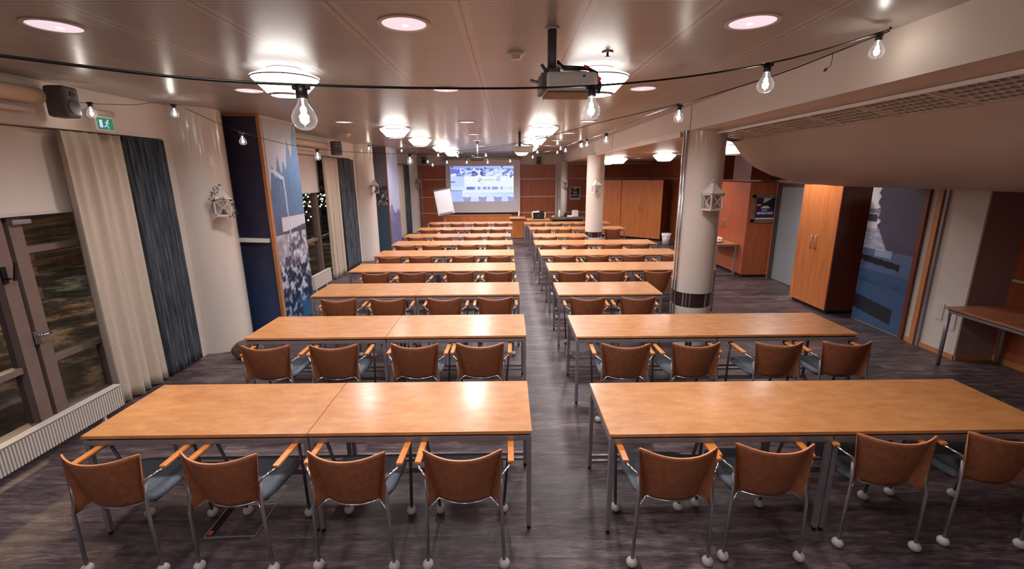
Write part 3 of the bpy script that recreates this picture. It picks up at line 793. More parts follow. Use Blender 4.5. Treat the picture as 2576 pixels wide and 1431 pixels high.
# near projector
t = thing('projector', 'white ceiling projector on a grey pole with loose black cables', 'projector', (.37, 2.92, 2.83), R(3))
MB().box((0, 0, 0), (.30, .26, .105), bev=.02).build('housing', 'white', t)
MB().bx(-.14, .14, -.12, .12, -.062, -.052).build('underside', 'taupe', t)
b = MB(); b.cyl((-.155, -.06, .0), (-.185, -.06, .0), .035); b.bx(-.175, -.15, -.12, .10, -.05, .045); b.build('side_grille', 'grey', t)
b = MB(); b.box((-.20, -.04, .01), (.07, .05, .008), ry=.25); b.build('side_flap', 'grey', t)
MB().bx(-.04, .10, -.134, -.129, -.002, .004).build('slot', 'screen', t)
MB().bx(.06, .075, -.133, -.13, .022, .032).build('badge', 'black', t)
b = MB(); b.cyl((-.10, 0, .06), (-.10, 0, .309), .027, n=20); b.build('pole', 'steel_dark', t)
MB().cyl((-.10, 0, .299), (-.10, 0, .309), .042, n=20).build('pole_collar', 'offwhite', t)
b = MB(); b.box((-.10, 0, .07), (.09, .09, .035), bev=.006); b.tube([(-.13, -.05, .055), (-.17, -.06, .10)], .01); b.build('bracket', 'steel_dark', t)
for k, (dz, r, mm) in enumerate(((.0, .007, 'black'), (.012, .006, 'black'), (-.01, .004, 'white'), (.006, .003, 'chrome'))):
    b = MB(); b.tube([(-.07, -.02+.01*k, .13-.01*k), (-.03, -.03, .085+dz), (.05, -.02, .085+dz), (.11, -.03+k*.01, .082+dz), (.16, -.05, .05+dz), (.185-.008*k, -.06, -.01), (.17-.005*k, -.06, -.055)], r, 8); b.build('cable', mm, t)
b = MB(); b.box((.10, -.03, .094), (.03, .02, .014), ry=.3); b.box((.155, -.075, .01), (.03, .02, .05), ry=.6); b.build('cable_tape', 'red', t)
# far projectors
t = thing('projector', 'small black ceiling projector above the aisle near the lit screen', 'projector', (-.74, 11.8, 2.70))
MB().box((0, 0, 0), (.32, .28, .09), bev=.01).build('housing', 'black', t)
b = MB(); b.cyl((0, 0, .045), (0, 0, .439), .022); b.build('pole', 'steel_dark', t)
b = MB(); b.tube([(-.02, -.1, .05), (-.15, -.12, .09), (-.28, -.1, .06), (-.3, -.1, -.06)], .006); b.build('cable', 'black', t)
t = thing('projector', 'white ceiling projector beside the third right cone lamp', 'projector', (.33, 9.4, 2.80))
MB().box((0, 0, 0), (.36, .3, .11), bev=.02).build('housing', 'offwhite', t)
b = MB(); b.cyl((-.08, 0, .05), (-.08, 0, .339), .026); b.build('pole', 'steel_dark', t)
b = MB(); b.tube([(-.07, -.02, .13), (.04, -.03, .09), (.16, -.03, .09), (.22, -.05, 0), (.2, -.05, -.08)], .009); b.build('cable', 'black', t)

# ------------------------------------------------------------------ festoon strings
bulb_prof = [(.013, 0), (.015, -.012), (.021, -.023), (.032, -.039), (.0385, -.057), (.037, -.075), (.027, -.089), (.013, -.0955), (.0005, -.097)]
bs = MB(); bs.cyl((0, 0, -.03), (0, 0, .012), .018, n=14); bs.box((0, 0, .004), (.055, .016, .014), bev=.003)
sock0 = bs.build('lamp_socket', 'black')
bb = MB().lathe([(r, z-.028) for r, z in bulb_prof], n=20, smooth=True).build('bulb', 'bulb_glass', sock0)
bf = MB(); bf.sphere((0, 0, -.085), .0125, sc=(1.2, 1.2, 1), u=10, v=7); bf.cyl((0, 0, -.08), (0, 0, -.03), .003, n=6); fil0 = bf.build('filament', 'filament', sock0)
used = [False]
def festoon(pts, bulbs, label, r=.0045):
    t = thing('festoon_string', label, 'string lights', pts[0], group='black festoon strings hung from the ceiling')
    P = [Vector(p)-Vector(pts[0]) for p in pts]
    # smooth the polyline (catmull)
    out = []
    for i in range(len(P)-1):
        p0, p1, p2, p3 = P[max(i-1, 0)], P[i], P[i+1], P[min(i+2, len(P)-1)]
        for k in range(6):
            q = k/6; out.append(.5*((2*p1)+(-p0+p2)*q+(2*p0-5*p1+4*p2-p3)*q*q+(-p0+3*p1-3*p2+p3)*q**3))
    out.append(P[-1])
    MB().tube(out, r, 6).build('cable', 'black', t)
    for w in bulbs:
        if not used[0]: s = sock0; s.parent = t; used[0] = True
        else: s = copytree(sock0, t)
        s.location = Vector(w)-Vector(pts[0]); s.rotation_euler = (0, 0, random.random()*.6)
    return t
S1 = [(-2.4, .72, 2.72), (-1.27, 1.25, 2.61), (-0.65, 1.55, 2.592), (0.36, 2.05, 2.672), (1.28, 2.4, 2.83), (2.15, 2.85, 3.09), (2.24, 2.9, 3.13)]
festoon(S1, [(-.65, 1.55, 2.58), (.36, 2.05, 2.66), (1.28, 2.4, 2.82), (2.13, 2.83, 3.07)], 'black string with clear bulbs crossing the room nearest the camera', .0045)
S2 = [(2.24, 2.9, 3.11), (2.03, 3.0, 3.03), (1.78, 3.3, 2.94), (1.4, 3.9, 2.85), (1.38, 5.2, 2.87), (1.38, 6.6, 2.86), (1.39, 8.6, 2.915), (1.27, 11.0, 2.93)]
t = festoon(S2, [(1.4, 3.9, 2.84), (1.38, 6.6, 2.85), (1.40, 8.3, 2.90), (1.39, 8.8, 2.91), (1.3, 10.5, 2.91)], 'black string with clear bulbs running beside the beam into the distance', .004)
b = MB(); b.tube([(0, 0, 0), (.02, .02, -.03), (.015, .02, -.07), (-.012, .02, -.09)], .002, 6); b.cyl((-.02, .02, -.1), (-.008, .02, -.088), .008); b.build('loose_cap', 'black', t); b = None
t.children[-1].location = (-.24, .12, -.085)
S4 = [(-3.88, 4.3, 2.98), (-3.76, 4.4, 2.965), (-3.7, 4.8, 3.01), (-3.56, 5.2, 3.07), (-2.93, 5.3, 2.79), (-2.36, 5.9, 2.64), (-1.34, 6.5, 2.6), (-0.48, 7.5, 2.67), (0.18, 8.5, 2.86), (.9, 9.2, 3.13)]
festoon(S4, [(-3.76, 4.4, 2.965), (-3.56, 5.2, 3.06), (-2.93, 5.3, 2.78), (-2.36, 5.9, 2.63), (-1.34, 6.5, 2.59)], 'black string with bulbs from the speaker past the navy board', .003)
S5 = [(1.4, 3.9, 2.86), (.95, 5.0, 2.83), (0.56, 6.2, 2.8), (0.1, 7.5, 2.79), (-1.04, 10.0, 2.82), (-2.1, 11.8, 2.95), (-3.59, 12.2, 3.08)]
festoon(S5, [(-3.55, 12.2, 3.07)], 'thin black string crossing diagonally towards the second window pier', .004)
S6 = [(-3.16, 14.2, 3.12), (-2.36, 14.0, 2.79), (-2.22, 14.0, 2.70), (-1.79, 14.0, 2.77), (-1.2, 14.0, 2.76), (-0.58, 14.0, 2.76), (0.09, 14.0, 2.79), (0.76, 14.0, 2.9), (1.49, 14.0, 3.03), (2.0, 14, 3.12)]
festoon(S6, [S6[0], S6[1], (-2.22, 14, 2.69), S6[3], S6[4], S6[5], S6[6], S6[7], S6[8]], 'farther string of small bulbs sagging in front of the lit screen', .004)
S7 = [(-2.6, 12, 3.12), (-2.17, 12.0, 2.99), (-1.75, 12.0, 2.89), (-1.26, 12.0, 2.87), (-0.54, 12.0, 2.88), (0.07, 12.0, 2.88), (0.77, 12.0, 2.95), (1.36, 12.0, 3.03), (1.86, 12.0, 3.1)]
festoon(S7, [S7[2], S7[3], S7[4], S7[6], S7[7], S7[8]], 'string of small bulbs crossing above the black projector', .004)

# ------------------------------------------------------------------ lanterns
def lantern_mesh(t):
    b = MB(); w = .088; 
    for sx in (-1, 1):
        for sy in (-1, 1): b.bx(sx*w-.008, sx*w+.008, sy*w-.008, sy*w+.008, .02, .20)
    for z in (.012, .20): 
        for s_ in (-1, 1): b.bx(-w-.01, w+.01, s_*w-.01, s_*w+.01, z-.012, z+.012); b.bx(s_*w-.01, s_*w+.01, -w-.01, w+.01, z-.012, z+.012)
    b.bx(-w-.012, w+.012, -w-.012, w+.012, 0, .012); b.build('body', 'offwhite', t)
    b = MB(); b.lathe([(.15, .21), (.085, .26), (.038, .315), (.036, .335), (.001, .34)], n=4)
    bmesh.ops.rotate(b.bm, verts=b.bm.verts, cent=(0, 0, 0), matrix=Matrix.Rotation(pi/4, 3, 'Z')); b.build('roof', 'offwhite', t)
    b = MB(); L = math.hypot(.15, .16); a = math.atan2(.16, .15)
    for s_ in (-1, 1):
        b.box((0, -w, .107), (L, .005, .008), ry=a*s_); b.box((w, 0, .107), (.005, L, .008), rx=a*s_); b.box((-w, 0, .107), (.005, L, .008), rx=a*s_)
    b.build('lattice', 'offwhite', t)
    b = MB(); b.tube([(.032*cos(k*pi/8), 0, .335+.05*sin(k*pi/8)) for k in range(9)], .005, 6); b.build('handle', 'offwhite', t)
    MB().cyl((0, 0, .013), (0, 0, .09), .025).build('candle', 'grey', t)
L0 = None
for x, y, z, rz, l, vine in ((2.56, 5.74, 1.86, R(18), 'white metal lantern hanging on the nearest round column', 0), (-3.60, 5.86, 1.83, R(30), 'white metal lantern with dark vine on the nearest wall column', 1),
                       (2.33, 12.10, 1.83, R(15), 'white metal lantern on the round column halfway down the room', 0), (-3.60, 12.66, 1.85, R(20), 'white metal lantern on the wall column before the second pier', 1),
                       (2.26, 18.265, 1.83, 0, 'small white lantern on the slim far column', 0), (-3.6, 18.98, 1.83, 0, 'white lantern on the farthest wall column', 1)):
    if L0 is None: L0 = t = thing('lantern', l, 'lantern', (x, y, z), rz, 'white lanterns on the columns'); lantern_mesh(t)
    else: t = copytree(L0); t.location = (x, y, z); t.rotation_euler = (0, 0, rz); t['label'] = l
    # hook into the column
    if vine:
        b = MB(); rn = random.Random(int(y*10))
        pts = [(.0, -.09, .40), (-.08, -.11, .30), (-.12, -.11, .2), (.0, -.12, .22), (.11, -.12, .15), (.13, -.11, .05), (.05, -.11, -.02)]
        b.tube(pts, .003, 5)
        for k in range(46):
            i = rn.randrange(len(pts)-1); q = rn.random(); p = Vector(pts[i]).lerp(Vector(pts[i+1]), q)+Vector((rn.uniform(-.03, .03), rn.uniform(-.02, .02), rn.uniform(-.03, .03)))
            b.box(p, (.022, .004, .009), rz=rn.random()*6, rx=rn.random()*3, ry=rn.random()*6)
        b.build('vine', 'leaf', t)

# ------------------------------------------------------------------ tables
TW, TD = 1.418, .717
def make_table():
    t = thing('conference_table', '', 'table')
    b = MB(); b.bx(.002, TW-.002, 0, TD, .717, .74, bev=.003); b.build('tabletop', 'birch', t)
    b = MB()
    b.bx(.02, TW-.02, .018, .04, .703, .717); b.bx(.02, TW-.02, TD-.04, TD-.018, .703, .717)
    for x in (.02, TW/2-.01, TW-.04): b.bx(x, x+.02, .03, TD-.03, .704, .7165)
    b.build('shadow_gap_frame', 'black', t)  # black bars stand in for the shadow gap and pads under the top
    b = MB(); z0, z1 = .668, .703
    b.bx(.006, TW-.006, .006, .034, z0, z1, bev=.003); b.bx(.006, TW-.006, TD-.034, TD-.006, z0, z1, bev=.003)
    b.bx(.006, .034, .034, TD-.034, z0, z1); b.bx(TW-.034, TW-.006, .034, TD-.034, z0, z1); b.build('frame', 'steel', t)
    for x in (.006, TW-.036):
        for y in (.006, TD-.036):
            b = MB(); b.bx(x, x+.03, y, y+.03, .025, .668, bev=.003); l = b.build('leg', 'steel', t)
            MB().cyl((x+.015, y+.015, 0), (x+.015, y+.015, .025), .013, n=12).build('rubber_foot', 'black', l)
    b = MB(); b.bx(.036, TW-.036, TD-.032, TD-.012, .10, .125); b.bx(.036, TW-.036, TD-.032, TD-.012, .055, .075); b.build('foot_rail', 'steel', t)
    return t
T0 = make_table(); tfirst = [True]
def table(x, y, label, group, rz=0):
    t = T0 if tfirst[0] else copytree(T0); tfirst[0] = False
    t.location = (x, y, 0); t.rotation_euler = (0, 0, rz); t['label'] = label
    if group: t['group'] = group
    return t
yL = [2.568, 4.322, 5.95, 7.536, 9.037, 10.502, 11.902, 13.487, 15.176]; xL = [.143, .179, .157, .128, .132, .118, .083, .139, .157]
yR = [2.516, 4.267, 5.903, 7.477, 8.982, 10.419, 11.748, 13.414, 14.974]; xR = [.62, .671, .669, .684, .659, .627, .672, .648, .551]
on = ['nearest row', 'second row', 'third row', 'fourth row', 'fifth row', 'sixth row', 'seventh row', 'eighth row', 'farthest row']
for k in range(9):
    table(xL[k]-TW, yL[k], f'orange birch table at the aisle end of the {on[k]}, left block', 'birch tables left of the aisle')
    table(xL[k]-2*TW, yL[k], f'orange birch table at the window end of the {on[k]}, left block', 'birch tables left of the aisle')
    lab = f'orange birch table at the aisle end of the {on[k]}, right block'
    if k in (2, 6): lab = f'single orange birch table stopping short of the column, {on[k]}, right block'
    table(xR[k], yR[k], lab, 'birch tables right of the aisle')
    if k not in (2, 6):
        table(xR[k]+TW, yR[k], f'orange birch table at the outer end of the {on[k]}, right block', 'birch tables right of the aisle')

# ------------------------------------------------------------------ chairs
def make_chair():
    t = thing('armchair', '', 'chair')
    # --- bent plywood back: centre patch + folded wings
    NU, NV = 14, 12; th = .0055
    def pt(u, v):
        # u -1..1 , v 0 bottom..1 top
        bx_, by_, bz_ = .155*u, .055-.045*(1-u*u), .452-.008*(1-u*u)
        tx, ty, tz = .224*u, -.082*(1-abs(u)**2.2)+.006, .802-.022*(1-u*u)
        k = v
        y = by_*(1-k)+ty*k; y += -.012*sin(pi*k)*(1-u*u)
        return Vector((bx_*(1-k)+tx*k, y, bz_*(1-k)+tz*k))
    bm = bmesh.new()
    def patch(grid, offv):
        n, m = len(grid), len(grid[0])
        A = [[bm.verts.new(p+offv*th) for p in r] for r in grid]; B = [[bm.verts.new(p-offv*th) for p in r] for r in grid]
        for j in range(n-1):
            for i in range(m-1):
                for G in (A, B):
                    q = [G[j][i], G[j][i+1], G[j+1][i+1], G[j+1][i]]
                    f = bm.faces.new(q); f.smooth = True; f.material_index = 0
        ring = [(0, i) for i in range(m)]+[(j, m-1) for j in range(1, n)]+[(n-1, i) for i in range(m-2, -1, -1)]+[(j, 0) for j in range(n-2, 0, -1)]
        for (a, b_), (c, d) in zip(ring, ring[1:]+ring[:1]):
            f = bm.faces.new((A[a][b_], A[c][d], B[c][d], B[a][b_])); f.material_index = 1
    # round the top corners a little by lowering the extreme top vertices
    grid = []
    for j in range(NV+1):
        row = []
        for i in range(NU+1):
            u = -1+2*i/NU; v = j/NV; p = pt(u, v)
            if v == 1 and abs(u) > .99: p = pt(u*.985, .985)
            row.append(p)
        grid.append(row)
    patch(grid, Vector((0, -1, 0)))
    for s in (-1, 1):
        T = pt(s, .97); Bt = pt(s, 0); Lg = Vector((s*.215, -.012, .425)); Mid = Vector((s*.212, -.004, .60))
        g = []
        for j in range(9):
            v = j/8; a = Bt.lerp(T, v)
            outer = Lg.lerp(Mid, v*2) if v < .5 else Mid.lerp(T, (v-.5)*2)
            g.append([a.lerp(outer, i/3) for i in range(4)])
        g[-1] = [T+Vector((s*.0008*i, 0, 0)) for i in range(4)]
        patch(g, Vector((s*.45, -.89, 0)))
    bmesh.ops.recalc_face_normals(bm, faces=bm.faces)
    me = bpy.data.meshes.new('backrest'); bm.to_mesh(me); bm.free(); me.materials.append(M['ply']); me.materials.append(M['ply_edge'])
    o = bpy.data.objects.new('backrest', me); C.objects.link(o); o.parent = t
    # --- chrome rod under the back
    rod = [Vector((-.215, -.014, .418)), Vector((-.155, .05, .445))]+[pt(-1+2*i/10, 0)-Vector((0, 0, .007)) for i in range(1, 10)]+[Vector((.155, .05, .445)), Vector((.215, -.014, .418))]
    MB().tube(rod, .0065, 8).build('back_rod', 'chrome', t)
    # --- seat
    b = MB(); n = 12; top = []; 
    pts = []
    for i in range(40):
        a = 2*pi*i/40; c_, s_ = cos(a), sin(a); ex = 5
        r = 1/((abs(c_)**ex+abs(s_)**ex)**(1/ex)); x = c_*r*.232; y = .265+s_*r*.215
        x *= 1-.10*(.48-y)/.43
        pts.append((x, y))
    rings = []
    for sc, z in ((.93, .428), (1, .436), (1.0, .456), (.96, .468), (.8, .470), (.5, .464), (.2, .46)):
        rings.append([b.bm.verts.new((x*sc, .265+(y-.265)*sc, z-.012*max(0, (y-.40)/.08)*(sc > .7))) for x, y in pts])
    for q, w in zip(rings, rings[1:]):
        for k in range(40): f = b.bm.faces.new((q[k], q[(k+1) % 40], w[(k+1) % 40], w[k])); f.smooth = True
    b.bm.faces.new(rings[0][::-1]); b.bm.faces.new(rings[-1]); b.build('seat', 'seat', t)
    b = MB(); b.box((0, .265, .418), (.36, .34, .02), bev=.008); b.build('seat_frame', 'steel_dark', t)
    for s in (-1, 1):
        # rear leg with caster
        b = MB(); b.tube([(s*.229, -.012, .045), (s*.218, -.016, .42), (s*.214, -.002, .50), (s*.215, .004, .60)], .0105, 8); l = b.build('leg', 'steel', t)
        MB().sphere((s*.230, -.012, .031), .034, (1.0, 1.0, .91)).build('caster', 'caster', l)
        # front leg
        b = MB(); b.tube([(s*.272, .345, .640), (s*.250, .40, .40), (s*.222, .455, .045)], .0105, 8); l = b.build('leg', 'steel_dark', t)
        MB().sphere((s*.221, .457, .031), .034, (1.0, 1.0, .91)).build('caster', 'caster', l)
        b = MB(); b.tube([(s*.210, .004, .605), (s*.228, .012, .632), (s*.262, .05, .648), (s*.274, .10, .648), (s*.274, .345, .646)], .0075, 8); b.build('arm_tube', 'chrome', t)
        b = MB(); b.bx(s*.275-.019, s*.275+.019, .075, .315, .655, .672, bev=.004); b.build('armrest', 'arm', t)
        b = MB(); b.bx(s*.275-.02, s*.275+.02, .316, .35, .65, .673, bev=.004); b.build('armrest_cap', 'black', t)
    return t
CH0 = make_chair(); cfirst = [True]
def chair(x, y, rz, label, group):
    t = CH0 if cfirst[0] else copytree(CH0); cfirst[0] = False
    t.location = (x, y, 0); t.rotation_euler = (0, 0, R(rz)); t['label'] = label; t['group'] = group
CL = [[-2.315, -1.65, -.93, -.27], [-2.26, -1.63, -.88, -.27], [-2.17, -1.54, -.82, -.17], [-2.15, -1.56, -.78, -.16], [-2.29, -1.7, -.86, -.17], [-2.31, -1.71, -.91, -.26], [-2.35, -1.67, -.91, -.3], [-2.32, -1.72, -.86, -.29], [-2.33, -1.65, -.88, -.21]]
CR = [[.96, 1.53, 2.30, 2.975], [1.08, 1.73, 2.5, 3.13], [1.01, 1.65], [1.03, 1.66, 2.41], [1.09, 1.73, 2.43, 3.18], [.98, 1.57, 2.35, 2.96], [1.02, 1.72], [1.02, 1.63, 3.0], [.97, 1.54, 2.28]]
pos4 = ['at the window end', 'second from the window end', 'second from the aisle', 'at the aisle end']
rot1 = {('L', 0, 0): -1, ('L', 0, 1): -3, ('L', 0, 2): -2, ('L', 0, 3): 0, ('R', 0, 0): 0, ('R', 0, 1): -2, ('R', 0, 2): -5, ('R', 0, 3): -4}
rq = random.Random(11)
for k in range(9):
    for i, x in enumerate(CL[k]):
        y = 2.285 if k == 0 else yL[k]-.345
        rz = rot1.get(('L', k, i), rq.uniform(-2.5, 2.5))
        chair(x, y, rz, f'bent plywood armchair {pos4[i]} of the {on[k]}, left block', 'plywood armchairs left of the aisle')
    n = len(CR[k]); nm = {4: ['at the aisle end', 'second from the aisle', 'third from the aisle', 'at the outer end'], 3: ['at the aisle end', 'second from the aisle', 'farthest from the aisle'], 2: ['at the aisle end', 'next to the column']}[n]
    for i, x in enumerate(CR[k]):
        y = ([2.28, 2.31, 2.385, 2.39][i]) if k == 0 else yR[k]-.345
        if k == 7 and i == 2: y -= .1
        rz = rot1.get(('R', k, i), rq.uniform(-2.5, 2.5))
        chair(x, y, rz, f'bent plywood armchair {nm[i]} of the {on[k]}, right block', 'plywood armchairs right of the aisle')

# ------------------------------------------------------------------ side tables and floor items
t = thing('side_table', 'long cherry-topped table standing in the alcove on the right', 'table', (5.24, 3.2, 0))
MB().bx(0, .80, -1.2, 1.98, .715, .74, bev=.003).build('tabletop', 'birch_edge', t)
b = MB(); b.cyl((.035, -1.15, .685), (.035, 1.95, .685), .02, n=14); b.cyl((.035, 1.95, .685), (.76, 1.95, .685), .018, n=14); b.build('frame', 'steel', t)
for x, y in ((.035, 1.95), (.76, 1.95), (.035, -1.15), (.76, -1.15)):
    l = MB().cyl((x, y, .02), (x, y, .715), .022, n=16).build('leg', 'steel', t)
    MB().cyl((x, y, 0), (x, y, .02), .018, n=12).build('rubber_foot', 'black', l)
t = thing('side_table', 'small wood table against the cherry wardrobe, holding plates and cups', 'table', (4.77, 10.25, 0))
MB().bx(0, .5, 0, 1.3, .715, .74, bev=.003).build('tabletop', 'birch', t)
b = MB(); b.bx(.02, .48, .02, .05, .68, .712); b.bx(.02, .48, 1.25, 1.28, .68, .712); b.bx(.02, .48, .02, .05, .02, .045); b.build('frame', 'steel', t)
for x, y in ((.03, .035), (.46, .035), (.03, 1.265), (.46, 1.265)): MB().bx(x-.014, x+.014, y-.014, y+.014, 0, .68).build('leg', 'steel', t)
b = MB(); b.lathe([(.10, .012), (.085, 0), (.001, 0)], n=24); 
st = thing('plate_stack', 'white plates stacked on the small table by the cherry wardrobe', 'plates', (4.9, 10.5, .74))
for k in range(4): MB().lathe([(.001, k*.009+.001), (.07, k*.009+.001), (.12, k*.009+.014), (.07, k*.009+.007), (.001, k*.009+.007)], n=24, smooth=True).build('plate', 'white', st)
b.bm.free()
t = thing('cup_tray', 'clear bag of white cups beside the plate stack on the small table', 'cups', (5.03, 10.75, .74))
for k in range(6):
    b = MB(); x, y = (k % 2)*.075-.04, (k//2)*.075-.07
    b.lathe([(.001, .0), (.024, .0), (.034, .085), (.031, .085), (.022, .004), (.001, .004)], (x, y, .0), n=16, smooth=True); b.build('cup', 'paper', t)
# bin
t = thing('waste_bin', 'waste bin with white liner in the dark corner beside the corner wardrobe', 'bin', (5.30, 15.1, 0))
MB().lathe([(.001, 0), (.11, 0), (.14, .34), (.135, .34), (.106, .01), (.001, .01)], n=24, smooth=True).build('bucket', 'white', t)
b = MB(); pr = []
for i in range(24):
    a = 2*pi*i/24; r = .15+.02*sin(i*2.3); pr.append((r*cos(a), r*sin(a)))
A = [b.bm.verts.new((x, y, .30+.02*sin(i*1.7))) for i, (x, y) in enumerate(pr)]; Bv = [b.bm.verts.new((x*.97, y*.97, .375+.015*sin(i*2.1))) for i, (x, y) in enumerate(pr)]; Cv = [b.bm.verts.new((x*.8, y*.8, .30)) for x, y in pr]
for q, w in ((A, Bv), (Bv, Cv)):
    for k in range(24): b.bm.faces.new((q[k], q[(k+1) % 24], w[(k+1) % 24], w[k])).smooth = True
b.build('liner', 'paper', t)
# floor box under the first row
t = thing('floor_box', 'open steel floor socket box under the nearest row, window side', 'floor box', (-1.86, 2.69, 0), R(2))
b = MB(); 
for s_ in (-1, 1): b.bx(s_*.165-.005, s_*.165+.005, -.15, .15, 0, .006); b.bx(-.165, .165, s_*.15-.005, s_*.15+.005, 0, .006)
b.build('rim', 'steel', t)
MB().bx(-.11, .155, -.143, .143, 0, .004).build('lid', 'floor', t)
MB().bx(-.158, -.115, -.143, .143, 0, .003).build('cable_slot', 'void', t)
MB().bx(-.15, -.13, -.13, -.10, .003, .012).build('red_plug', 'red', t)
b = MB(); b.sphere((0, 0, .10), .16, (1.25, .8, .9), u=20, v=12)
for v in b.bm.verts:
    v.co.z = max(0, v.co.z); k = 1+.18*(fb(v.co.x*9+5, v.co.y*9+v.co.z*7)-.5)*2; v.co.x *= k; v.co.y *= k
tag(b.build('smudge', 'smudge_brown', None, (-3.42, 5.62, 0)), 'mottled brown bundle on the floor at the foot of the nearest wall column', 'smudge')  # solid mound made up to stand for a brown smear

# ------------------------------------------------------------------ front of the room
t = thing('projection_screen', 'large white projection screen with a lit picture on the far wall', 'projection screen', (-1.03, 19.42, 0))
MB().bx(-1.53, 1.53, -.004, .004, .80, 2.92).build('screen_cloth', 'screen', t)
MB().cyl((-1.62, .02, 2.97), (1.62, .02, 2.97), .06, n=20).build('case', 'offwhite', t)
b = MB(); b.cyl((-1.55, 0, .785), (1.55, 0, .785), .018, n=12); b.bx(1.53, 1.56, -.01, .01, .76, 2.94); b.build('bottom_bar', 'white', t)
def f_proj(a, b):
    c = mixc((190, 214, 255), (226, 240, 255), fb(a*5, b*5))
    if b > .90: c = mixc((150, 172, 244), (186, 206, 255), a)
    if .72 < b < .93:
        n = fb(a*24, b*26)
        if n > .56: c = (130, 136, 210)
        if .34 < a < .52 and n > .46: c = (98, 92, 176)
        if a < .2 and n > .46: c = (118, 122, 214)
        if n < .34: c = (236, 246, 255)
    if .42 < b < .72:
        c = (238, 248, 255)
        if a < .22: c = (198, 216, 255)
        if .735 < a < .79 and .58 < b: c = (196, 218, 250)
        if a < .07 and .54 < b < .58: c = (120, 110, 190)
    if .34 < b < .42 and a > .25: 
        c = (150, 164, 232) if vn(a*42, 3) > .52 else (226, 236, 255)
        if a < .36: c = (112, 124, 210)
    if .26 < b < .34: c = (234, 244, 255)
    if b < .32 and a < .18: c = (180, 196, 248)
    if .305 < b < .33 and a < .19: c = (126, 130, 206)
    if b < .17:
        for k in (.25, .5, .745, .97):
            if abs(a-k) < .055+.015*(b/.17) and b < .145-.02*(1-((a-k)/.06)**2): c = mixc((150, 140, 206), (176, 176, 226), fb(a*50, b*40))
            if abs(a-k) < .06 and .145 < b: c = (240, 248, 255)
    d = math.hypot((a-.463)*1.78, b-.61)
    if .026 < d < .052 and abs(math.atan2(b-.61, (a-.463)*1.78)-2.4) > .35 and abs(math.atan2(b-.61, (a-.463)*1.78)+.7) > .35: c = (172, 96, 156)
    if math.hypot((a-.50)*1.78, b-.50) < .02: c = (196, 208, 244)
    for k, q in ((.03, .98), (.29, .94), (.55, .945), (.82, .985), (.955, .70)):
        if math.hypot((a-k)*1.78, b-q) < .024: c = (50, 66, 120)
    return c
p = print_panel('projected_picture', (-1.33, -.010, 1.235), (2.62, 0, 0), (0, 0, 1.44), 150, 84, f_proj, 'projection', t, .003)
cu = bpy.data.curves.new('txt', 'FONT'); cu.body = 'SAMPLE'; cu.size = .13; cu.space_character = 1.5; cu.extrude = .001
to = bpy.data.objects.new('txt', cu); C.objects.link(to); bpy.context.view_layer.update()
me = bpy.data.meshes.new_from_object(to.evaluated_get(bpy.context.evaluated_depsgraph_get())); bpy.data.objects.remove(to)
M['projtext'] = emit('projected lettering', lin(120, 140, 170), .62, (.02,.02,.02,1))
me.materials.clear(); me.materials.append(M['projtext']); o = bpy.data.objects.new('projected_lettering', me); C.objects.link(o)
o.parent = t; o.location = (.02, -.013, 2.075); o.rotation_euler = (pi/2, 0, 0)
# flip chart
t = thing('flip_chart', 'white flip chart easel standing left of the lit screen', 'flip chart', (-2.38, 17.3, 0), R(2))
b = MB(); sh = .36
def slab(x0, x1, z0, z1, y0, y1):
    k = lambda z: .30*(z-1.4)  # leaning sideways as the photo shows
    return None
rot = dict(rx=R(-10), ry=R(0))
MB().box((0, 0, 1.36), (.62, .03, .98), rx=R(-9), ry=R(-10), bev=.004).build('board', 'white', t)
MB().box((0, -.024, 1.36), (.54, .006, .78), rx=R(-9), ry=R(-10)).build('paper_pad', 'paper', t)
MB().box((-.08, .05, 1.82), (.60, .05, .035), rx=R(-9), ry=R(-10)).build('clamp', 'steel_dark', t)
MB().box((.08, -.11, .95), (.52, .06, .02), rx=R(-9), ry=R(-10)).build('pen_tray', 'offwhite', t)
MB().cyl((.03, .03, .03), (.03, .03, .95), .022).build('post', 'steel', t)
for a in range(4): MB().tube([(.03, .03, .05), (.03+.3*cos(a*pi/2+.6), .03+.3*sin(a*pi/2+.6), .02)], .014).build('foot', 'steel_dark', t)
# low cherry cabinets under the screen
t = thing('low_cabinet', 'long low cherry cabinet below the lit screen', 'cabinet', (-2.6, 18.3, 0))
MB().bx(0, 2.75, 0, .5, .06, .72).build('body', 'cherry', t); MB().bx(-.01, 2.76, -.015, .51, .72, .745).build('top', 'cherry', t); MB().bx(.02, 2.73, .03, .48, 0, .06).build('plinth', 'void', t)
for k in range(5): MB().bx(k*.55+.002, (k+1)*.55-.002, -.018, -.001, .07, .715).build('door', 'cherry_light', t)
t = thing('lectern_desk', 'boxy wood presenter desk beside the aisle at the front', 'desk', (.10, 16.9, 0))
MB().bx(0, .5, 0, .02, .02, .73).build('front_panel', 'cherry_light', t)
MB().bx(0, .02, .02, .72, .02, .73).build('side_panel', 'cherry', t); MB().bx(.48, .5, .02, .72, .02, .73).build('side_panel', 'cherry', t)
MB().bx(-.03, .56, -.1, .75, .73, .755, bev=.003).build('desktop', 'birch', t)
MB().bx(.02, .48, .02, .7, .02, .04).build('bottom_shelf', 'cherry', t)
